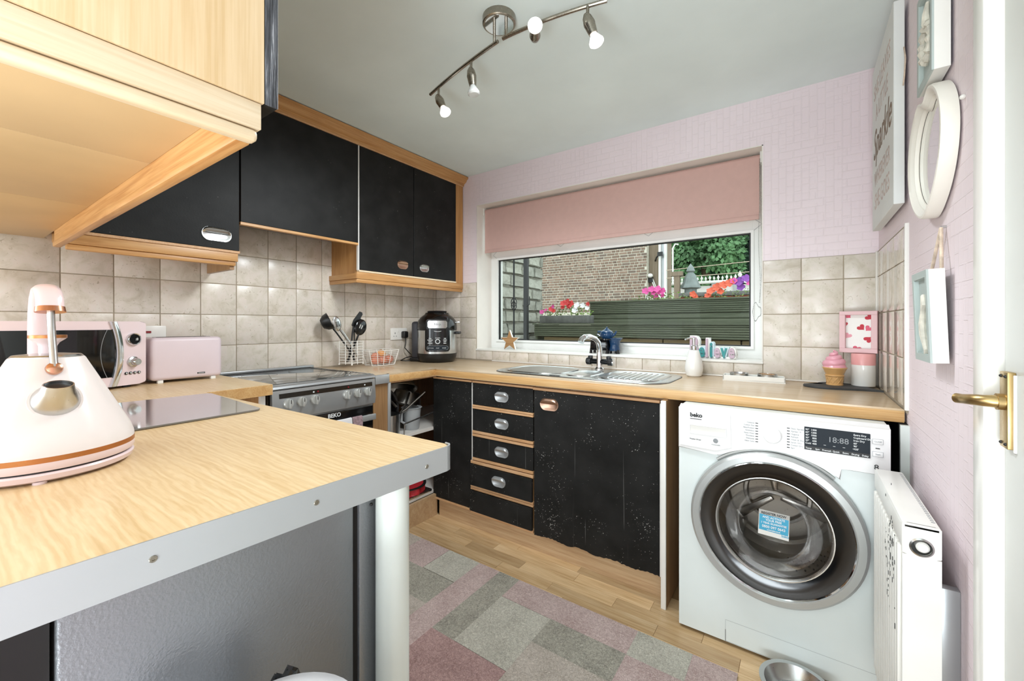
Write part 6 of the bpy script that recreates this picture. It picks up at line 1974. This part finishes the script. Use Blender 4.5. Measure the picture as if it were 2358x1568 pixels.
# handle: broad pink arch rising at the back and curving over to the front
path = [(-0.060, 0.165), (-0.062, 0.20), (-0.062, 0.235), (-0.058, 0.265), (-0.046, 0.289), (-0.028, 0.302), (-0.008, 0.3035), (0.010, 0.296), (0.020, 0.284), (0.024, 0.272)]
b = B()
rings = []
for i, (x, z) in enumerate(path):
    a = Vector(path[max(i - 1, 0)])
    c = Vector(path[min(i + 1, len(path) - 1)])
    d_ = (c - a).normalized()
    nrm = Vector((-d_.y, d_.x))
    hw_, ht_ = 0.0165, 0.0095
    if i < 3:
        ht_ = 0.012
    rings.append([b.bm.verts.new((x + nrm.x * ht_ * math.sin(t2), hw_ * math.cos(t2) , z + nrm.y * ht_ * math.sin(t2))) for t2 in [2 * PI * k / 20 for k in range(20)]])
for a, c in zip(rings, rings[1:]):
    for k in range(20):
        b.bm.faces.new((a[k], a[(k + 1) % 20], c[(k + 1) % 20], c[k]))
b.bm.faces.new(rings[0][::-1])
b.bm.faces.new(rings[-1])
hdl = put('handle', b, 'pink', kt, local=True, ang=60)
put('handle_ferrule', B().lathe([(0, 0), (0.0185, 0), (0.0175, 0.009), (0, 0.009)], Matrix.Translation((0.0255, 0, 0.264)) @ Matrix.Rotation(math.radians(-14), 4, 'Y'), 28, sx=0.62), 'copper', hdl, local=True)
put('handle_rod', B().tube([(0.026, 0, 0.268), (0.031, 0, 0.245), (0.038, 0, 0.222), (0.046, 0, 0.202), (0.0535, 0, 0.184), (0.058, 0, 0.174)], 0.0050, 12), 'steel', hdl, local=True)
put('rod_boss', B().lathe([(0, -0.004), (0.0095, -0.004), (0.0105, 0.0), (0.0095, 0.004), (0.006, 0.006), (0, 0.006)], Matrix.Translation((0.0575, 0, 0.172)) @ qq, 24), 'copper', hdl, local=True)
put('foot', B().cyl((0.095, -0.02, 0.0), (0.095, -0.02, 0.004), 0.008, n=12), 'pink', kt, local=True)

# ------------------------------------------------------------------ outdoors
struct('ground_outside', B().box(-14, 10, 2.63, 30, -0.05, 0.0), 'ground')

# neighbour's brick house (gable wall parallel to ours)
nh = thing('brick_house', 'neighbouring house with a mottled brown brick gable wall', 'house', (-5.1, 11.3, 0))
BY = 11.2
bx0, bx1 = -6.95, -3.42
put('mortar_wall', B().box(bx0, bx1, BY + 0.004, BY + 0.3, 0, 4.6), 'mortar', nh)
specs = []
row = 0
z = 1.50
while z < 3.80:
    x = bx0 + (0.0 if row % 2 else -0.06)
    k = 0
    while x < bx1 - 0.02:
        long_ = random.random() < (0.48 if row % 3 else 0.25)
        wd = 0.215 if long_ else 0.102
        x1_ = min(x + wd, bx1)
        if x1_ - max(x, bx0) > 0.05:
            specs.append((max(x, bx0), x1_, z))
        x += wd + 0.020
    z += 0.0755
    row += 1
big = sorted(specs, key=lambda q_: -(q_[1] - q_[0]) + (0.5 if not (1.62 < q_[2] < 3.5) else 0))[:290]
bigset = set(big)
cache = {}
for (a, c, z) in big:
    key = round(c - a, 3)
    if key not in cache:
        o = put('brick', B().box(-key / 2, key / 2, -0.008, 0.03, 0, 0.056, 0.004, 1), 'brick', nh, local=True)
        cache[key] = o.data
    else:
        o = bpy.data.objects.new('brick', cache[key])
        C.objects.link(o)
        o.parent = nh
    o.location = Vector(((a + c) / 2, BY + random.uniform(-0.003, 0.002), z)) - nh.location
b = B()
for (a, c, z) in specs:
    if (a, c, z) not in bigset:
        b.box(a, c, BY - 0.008, BY + 0.03, z, z + 0.056)
put('more_bricks', b, 'brick_s', nh, kind='stuff')

ch = thing('timber_clad_house', 'brown timber gable with white corner boards right of the brick wall', 'house', (-3.1, 11.6, 0))
put('cladding', B().box(-3.41, -2.92, 11.42, 11.8, 0, 5.0), 'timber', ch)
put('corner_board', B().box(-3.13, -3.075, 11.30, 11.42, 0, 5), 'white', ch)
put('corner_board', B().box(-2.99, -2.935, 11.30, 11.42, 0, 5), 'white', ch)
put('post_face', B().box(-3.075, -2.99, 11.36, 11.42, 0, 5), 'cooker', ch)
put('eave', B().prism([(-2.86, 11.3, 3.35), (-2.42, 11.3, 3.9), (-2.42, 11.3, 4.6), (-2.86, 11.3, 4.6)], (0, 0.5, 0)), 'roof', ch)
put('gutter_pipe', B().tube([(-2.60, 11.2, 3.2), (-2.68, 11.2, 3.22), (-2.74, 11.2, 3.12), (-2.74, 11.2, 2.2)], 0.02, 8), 'white', ch)
put('trellis', B().tube([(-3.40, 11.1, 1.5), (-3.40, 11.1, 1.95), (-3.20, 11.1, 1.78), (-3.20, 11.1, 1.4)], 0.018, 6).tube([(-3.36, 11.1, 1.4), (-3.36, 11.1, 1.9)], 0.014, 6).tube([(-3.28, 11.1, 1.4), (-3.28, 11.1, 1.85)], 0.014, 6), 'white', ch)
lt = thing('security_lamp', 'white flood lamp with trailing cables on the timber gable', 'lamp', (-3.34, 11.35, 2.4))
put('head', B().ball((-3.36, 11.32, 2.46), 0.075, (1, 1, 0.8)), 'white', lt)
put('bracket', B().box(-3.42, -3.30, 11.34, 11.42, 2.28, 2.42), 'iron', lt)
put('cable', B().tube([(-3.32, 11.38, 2.4), (-3.22, 11.38, 2.15), (-3.08, 11.38, 1.9)], 0.014, 6).tube([(-3.34, 11.36, 2.36), (-3.24, 11.36, 2.1), (-3.1, 11.36, 1.86)], 0.014, 6), 'white', lt)
dk = thing('satellite_bracket', 'dark bracket fixed high on the timber gable', 'bracket', (-3.1, 11.4, 2.95))
put('arm', B().tube([(-3.25, 11.42, 2.86), (-3.17, 11.25, 2.92), (-3.08, 11.2, 3.0)], 0.02, 6).box(-3.12, -2.99, 11.15, 11.2, 2.94, 3.05), 'iron', dk)

# white conservatory with ridge cresting
cv = thing('conservatory', 'white conservatory ridge with a row of finials beyond the red wall', 'conservatory', (-0.5, 13.5, 0))
CY = 13.6
put('panels', B().box(-3.6, -0.9, CY, CY + 0.1, 0.0, 2.3), 'paperw', cv)
put('ridge', B().box(-3.6, -1.42, CY - 0.12, CY + 0.06, 2.36, 2.44, 0.02), 'white', cv)
put('slope', B().prism([(-1.42, CY - 0.1, 2.44), (-0.6, CY - 0.1, 2.18), (-0.6, CY - 0.1, 2.08), (-1.42, CY - 0.1, 2.36)], (0, 0.1, 0)), 'white', cv)
fn = B()
fn.lathe([(0.015, 0), (0.035, 0.02), (0.015, 0.05), (0.055, 0.12), (0.06, 0.15), (0.03, 0.2), (0, 0.27)], Matrix.Translation((0, 0, 0)), 10)
f0 = put('finial', fn, 'white', cv, local=True)
for i in range(19):
    o = f0 if i == 0 else bpy.data.objects.new('finial', f0.data)
    if i:
        C.objects.link(o)
        o.parent = cv
    sc = 0.62 if i % 2 else 0.52
    if i == 18:
        sc = 0.95
    o.location = Vector((-3.5 + i * 0.1135, CY - 0.03, 2.44)) - cv.location
    o.scale = (sc, sc, sc)
for x in (-2.13, -1.55):
    put('glazing_post', B().box(x - 0.07, x + 0.07, CY - 0.06, CY, 0.0, 2.36), 'cooker', cv)

pa = thing('closed_parasol', 'folded grey garden parasol standing behind the red brick wall', 'parasol', (-1.5, 10.2, 0))
pmx = Matrix.Translation((-2.10, 10.2, 0))
put('pole', B().cyl((-2.10, 10.2, 0), (-2.10, 10.2, 2.2), 0.025, n=10), 'iron', pa)
b = B()
prof_p = [(0.16, 1.45), (0.13, 1.75), (0.12, 1.95), (0.21, 1.98), (0.16, 2.1), (0.10, 2.28), (0.055, 2.34), (0.09, 2.37), (0.06, 2.46), (0.0, 2.55)]
b.lathe(prof_p, pmx, 24)
for v in b.bm.verts:
    a = math.atan2(v.co.y - 10.2, v.co.x + 2.10)
    k = 1 + 0.10 * math.sin(8 * a)
    v.co.x = -2.10 + (v.co.x + 2.10) * k
    v.co.y = 10.2 + (v.co.y - 10.2) * k
put('canopy', b, 'parasol', pa)
cw = thing('red_garden_wall', 'low red brick garden wall with grey coping behind the planters', 'garden wall', (-0.9, 9.0, 0))
for i in range(7):
    put('brick', B().box(-2.05 + i * 0.33, -1.735 + i * 0.33, 9.0, 9.2, 0.0, 1.70, 0.006), 'redbrick', cw)
put('coping', B().box(-2.08, 0.3, 8.95, 9.25, 1.705, 1.79, 0.02), 'concrete', cw)
tpst = thing('old_gate_post', 'weathered wooden post left of the folded parasol', 'post', (-2.35, 10.0, 0))
put('post', B().box(-2.42, -2.30, 10.0, 10.1, 0, 2.3).box(-2.50, -2.24, 9.98, 10.12, 2.26, 2.36), 'timber', tpst)

# rough stone wall on the left with iron gate
sw_ = thing('stone_wall', 'rough grey stone block wall at the left behind the iron gate', 'stone wall', (-3.05, 4.4, 0))
put('core', B().box(-3.4, -3.02, 3.4, 5.02, 0, 2.4), 'mortar', sw_)
for rrow in range(9):
    z = 0.72 + rrow * 0.152
    y_ = 3.45 - (0.16 if rrow % 2 else 0)
    while y_ < 5.0:
        wd = random.choice((0.30, 0.36, 0.42))
        y1_ = min(y_ + wd, 5.02)
        if y1_ > 3.5 and y1_ - y_ > 0.06:
            b = B().box(-3.06, -2.985, y_ + 0.006, y1_ - 0.006, z + 0.005, z + 0.147, 0.012, 2)
            bmesh.ops.subdivide_edges(b.bm, edges=b.bm.edges[:], cuts=1, use_grid_fill=True)
            for v in b.bm.verts:
                if v.co.x > -3.03:
                    v.co.x += random.uniform(-0.014, 0.016)
            put('stone', b, 'stone', sw_, ang=25)
        y_ += wd
ig = thing('iron_gate', 'black wrought iron gate with a twisted basket bar near the stone wall', 'gate', (-2.43, 3.62, 0))
put('post', B().box(-2.375, -2.335, 3.60, 3.64, 0.0, 2.5), 'iron', ig)
put('bar', B().cyl((-2.51, 3.62, 0.3), (-2.51, 3.62, 2.5), 0.009, n=8), 'iron', ig)
b = B()
for k in range(4):
    b.tube([(-2.51 + 0.033 * math.sin(PI * i / 10) * math.cos(k * PI / 2 + i * 0.3), 3.62 + 0.033 * math.sin(PI * i / 10) * math.sin(k * PI / 2 + i * 0.3), 1.29 + 0.16 * i / 10) for i in range(11)], 0.005, 6)
put('basket_twist', b, 'iron', ig)
put('bottom_rail', B().box(-2.62, -2.335, 3.61, 3.63, 0.98, 1.0), 'iron', ig)
put('latch', B().tube([(-2.335, 3.6, 1.34), (-2.30, 3.6, 1.36), (-2.30, 3.6, 1.44)], 0.006, 6), 'iron', ig)

# timber planters / terraces
def grooved(par, x0, x1, y0, z0, z1, m, n=6, name='plank'):
    pr2 = []
    h = (z1 - z0)
    for i in range(n):
        a = z0 + h * i / n
        c = z0 + h * (i + 1) / n
        pr2 += [(y0 + 0.012, a), (y0, a + h / n * 0.22), (y0, c - h / n * 0.22), (y0 + 0.012, c)]
    prof2 = [(y0 + 0.03, z0)] + pr2 + [(y0 + 0.03, z1)]
    return put(name, B().prism([(x0, yy, zz) for yy, zz in prof2], (x1 - x0, 0, 0)), m, par, ang=20)


tr = thing('upper_timber_planter', 'upper tier of the green weathered timber planter outside the window', 'planter', (-1.0, 5.2, 1.0))
grooved(tr, -2.26, 0.9, 5.0, 1.285, 1.425, 'deck')
grooved(tr, -2.26, 0.9, 5.012, 1.145, 1.282, 'deck', 2)
put('top_edge', B().box(-2.28, 0.9, 4.985, 5.06, 1.427, 1.447), 'deck', tr)
put('end_board', B().box(-2.26, -2.235, 5.03, 5.8, 1.14, 1.425), 'deck', tr)
put('soil', B().box(-2.23, 0.9, 5.06, 5.8, 1.1, 1.40), 'bark', tr)
tl = thing('lower_timber_planter', 'lower tier of the weathered timber planter with brown sleepers beneath', 'planter', (-1.0, 4.5, 0.6))
grooved(tl, -2.74, 0.9, 4.4, 1.005, 1.145, 'deck')
put('ledge', B().box(-2.76, 0.9, 4.385, 5.0, 1.147, 1.163), 'deck', tl)
for i in range(5):
    put('sleeper', B().box(-2.62 + i * 0.72, -1.91 + i * 0.72, 4.43, 4.55, 0.76, 0.998, 0.01), 'deckb', tl)
put('end_board', B().box(-2.74, -2.715, 4.43, 5.0, 0.0, 1.145), 'deck', tl)
put('base_boards', B().box(-2.62, 0.9, 4.56, 4.60, 0.0, 1.0), 'deckb', tl)
tg = thing('stone_trough', 'grey stone trough of red and white flowers on the lower planter ledge', 'planter', (-2.45, 4.72, 1.163))
put('trough', B().box(-2.80, -2.12, 4.62, 4.82, 1.163, 1.262, 0.01), 'concrete', tg)


def plant(label, c, sx_, sy_, h, flowers, group):
    t = thing('bedding_plant', label, 'flower', c, 0, group)
    b_ = B()
    nl = int(220 * (sx_ / 0.3))
    for i in range(nl):
        a, r_ = random.uniform(0, 2 * PI), math.sqrt(random.random())
        p = Vector((sx_ * r_ * math.cos(a), sy_ * r_ * math.sin(a), random.uniform(-0.02, h * (1 - 0.6 * r_ * r_))))
        d1 = Vector((random.gauss(0, 1), random.gauss(0, 1), random.gauss(0.3, 0.7))).normalized()
        d2 = d1.orthogonal().normalized()
        L, Wd = random.uniform(0.016, 0.03), random.uniform(0.006, 0.011)
        v = [b_.bm.verts.new(p + q2) for q2 in (Vector(), d1 * L * 0.5 + d2 * Wd, d1 * L, d1 * L * 0.5 - d2 * Wd)]
        b_.bm.faces.new(v)
    put('foliage', b_, 'leafg', t, local=True, kind='stuff')
    for (fx_, fz_, fr_, mm) in flowers:
        q2 = B()
        nP = 5
        yv = -sy_ * 0.8
        cen = Vector((fx_, yv, fz_))
        face_dir = Vector((random.uniform(-0.3, 0.5), -1, random.uniform(0.0, 0.7))).normalized()
        Rm = face_dir.to_track_quat('Z', 'Y').to_matrix()
        cv_ = q2.bm.verts.new(cen - face_dir * fr_ * 0.3)
        rim = []
        for i in range(20):
            a = 2 * PI * i / 20
            rr = fr_ * (0.78 + 0.22 * abs(math.cos(a * nP / 2)))
            rim.append(q2.bm.verts.new(cen + Rm @ Vector((rr * math.cos(a), rr * math.sin(a), 0.15 * fr_ * math.sin(a * nP)))))
        for i in range(20):
            q2.bm.faces.new((cv_, rim[i], rim[(i + 1) % 20]))
        put('flower', q2, mm, t, local=True, ang=80)
    return t


R_, P_, W_, O_, V_ = 'petal_red', 'petal_pink', 'petal_white', 'petal_orange', 'petal_purple'
plant('pink petunias at the left end of the stone trough', (-2.66, 4.72, 1.262), 0.15, 0.09, 0.10, [(-0.12, 0.05, 0.035, P_), (-0.06, 0.075, 0.02, P_), (0.02, 0.085, 0.038, R_), (0.045, 0.115, 0.028, P_), (0.06, 0.06, 0.028, R_)], 'flowers in the stone trough')
plant('tall red petunias in the middle of the stone trough', (-2.42, 4.73, 1.262), 0.13, 0.09, 0.15, [(-0.05, 0.155, 0.045, R_), (0.0, 0.165, 0.05, R_), (0.05, 0.145, 0.05, R_), (-0.06, 0.105, 0.03, R_), (0.03, 0.115, 0.035, R_)], 'flowers in the stone trough')
plant('white petunias at the right end of the stone trough', (-2.22, 4.72, 1.262), 0.13, 0.09, 0.13, [(-0.06, 0.125, 0.045, W_), (0.02, 0.12, 0.035, W_), (-0.085, 0.065, 0.045, W_), (0.08, 0.09, 0.032, W_), (0.09, 0.135, 0.03, R_)], 'flowers in the stone trough')
plant('magenta petunias at the left of the upper planter', (-1.52, 5.2, 1.43), 0.28, 0.12, 0.10, [(-0.05, 0.13, 0.05, P_), (0.02, 0.15, 0.045, P_), (0.09, 0.15, 0.05, P_), (0.15, 0.12, 0.045, P_), (0.05, 0.11, 0.04, P_)], 'flowers in the upper planter')
plant('sprawling pink flowers near the middle of the upper planter', (-1.30, 5.25, 1.43), 0.19, 0.12, 0.15, [(-0.12, 0.11, 0.035, P_), (-0.08, 0.07, 0.03, P_), (-0.16, 0.06, 0.03, P_)], 'flowers in the upper planter')
plant('small coral flower low in the middle of the upper planter', (-1.05, 5.2, 1.43), 0.12, 0.1, 0.07, [(0.02, 0.07, 0.04, O_), (0.05, 0.04, 0.03, O_)], 'flowers in the upper planter')
plant('coral and orange petunias towards the right of the upper planter', (-0.74, 5.2, 1.43), 0.17, 0.12, 0.12, [(-0.10, 0.10, 0.05, O_), (-0.04, 0.14, 0.05, O_), (0.03, 0.16, 0.05, O_), (0.09, 0.18, 0.05, O_), (-0.13, 0.05, 0.04, O_), (0.0, 0.09, 0.04, O_)], 'flowers in the upper planter')
plant('purple petunias at the right end of the upper planter', (-0.52, 5.2, 1.43), 0.13, 0.12, 0.14, [(-0.04, 0.19, 0.055, V_), (0.03, 0.22, 0.05, V_), (-0.02, 0.13, 0.045, V_), (0.07, 0.17, 0.045, P_), (-0.09, 0.2, 0.04, P_)], 'flowers in the upper planter')


# trees beyond
def tree(label, x, y_, z0, rx_, rz_, mm, n, ls):
    t = thing('garden_tree', label, 'tree', (x, y_, 0), 0, 'trees beyond the conservatory')
    put('trunk', B().tube([(0, 0, 0), (0.1, 0, z0 * 0.5), (0, 0, z0 + rz_ * 0.6)], 0.2, 10, rs=[0.25, 0.18, 0.08]), 'bark', t, local=True)
    vs, fs = [], []
    blobs = [(Vector((random.uniform(-.7, .7) * rx_, random.uniform(-.5, .5) * rx_, z0 + random.uniform(-.75, .8) * rz_)), random.uniform(.28, .5)) for _ in range(26)]
    for i in range(n):
        c, br = random.choice(blobs)
        d_ = Vector((random.gauss(0, 1), random.gauss(0, 1), random.gauss(0, 1))).normalized()
        p = c + d_ * (br * rx_ * random.uniform(0.75, 1.0))
        d1 = (d_ * 0.4 + Vector((random.gauss(0, 1), random.gauss(0, 1), random.gauss(-0.4, 0.7)))).normalized()
        d2 = d1.cross(d_)
        if d2.length < 1e-3:
            continue
        d2.normalize()
        L, Wd = ls * random.uniform(.7, 1.3), ls * random.uniform(.25, .45)
        k = len(vs)
        vs += [p, p + d1 * L * .5 + d2 * Wd, p + d1 * L, p + d1 * L * .5 - d2 * Wd]
        fs.append((k, k + 1, k + 2, k + 3))
    me = bpy.data.meshes.new('foliage')
    me.from_pydata([tuple(v) for v in vs], [], fs)
    me.materials.append(M[mm])
    o = bpy.data.objects.new('foliage', me)
    C.objects.link(o)
    o.parent = t
    o['kind'] = 'stuff'


tree('tall pale green tree in the middle behind the conservatory', -2.9, 16.2, 3.9, 1.25, 2.0, 'tree_l', 13000, 0.17)
tree('dark evergreen at the left beside the timber gable', -5.2, 19.5, 3.8, 1.3, 2.2, 'tree_d', 9000, 0.18)
tree('pale green tree at the right behind the conservatory', -0.4, 16.8, 3.9, 1.15, 2.0, 'tree_l', 11000, 0.17)
hg = thing('tall_hedge', 'tall dark hedge closing the view behind all the trees', 'hedge', (-3.0, 24.5, 0))
vs, fs = [], []
for i in range(16000):
    p = Vector((random.uniform(-6.5, 6.5), random.gauss(0, 0.35), random.uniform(0.5, 8.5)))
    p.y += 0.6 * math.sin(p.x * 1.7) * math.cos(p.z * 1.3)
    d1 = Vector((random.gauss(0, 1), random.gauss(-.4, .6), random.gauss(-0.3, 0.8))).normalized()
    d2 = d1.orthogonal().normalized()
    L, Wd = random.uniform(.25, .5), random.uniform(.09, .18)
    k = len(vs)
    vs += [p, p + d1 * L * .5 + d2 * Wd, p + d1 * L, p + d1 * L * .5 - d2 * Wd]
    fs.append((k, k + 1, k + 2, k + 3))
me = bpy.data.meshes.new('foliage')
me.from_pydata([tuple(v) for v in vs], [], fs)
me.materials.append(M['tree_d'])
o = bpy.data.objects.new('foliage', me)
C.objects.link(o)
o.parent = hg
o['kind'] = 'stuff'
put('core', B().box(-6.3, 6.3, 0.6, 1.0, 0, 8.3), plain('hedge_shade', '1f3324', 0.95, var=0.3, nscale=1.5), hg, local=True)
for za, zb_, nm in ((2.57, 2.72, 'upper'), (2.36, 2.44, 'lower')):
    single('overhead_wire', B().tube([(-2.95, 11.32, za), (-1.0, 11.2, (za + zb_) / 2 - 0.02), (1.5, 11.0, zb_)], 0.008, 6), 'rope', '%s thin pale wire stretched across the garden before the trees' % nm, 'wire', base=(-0.7, 11.2, za))
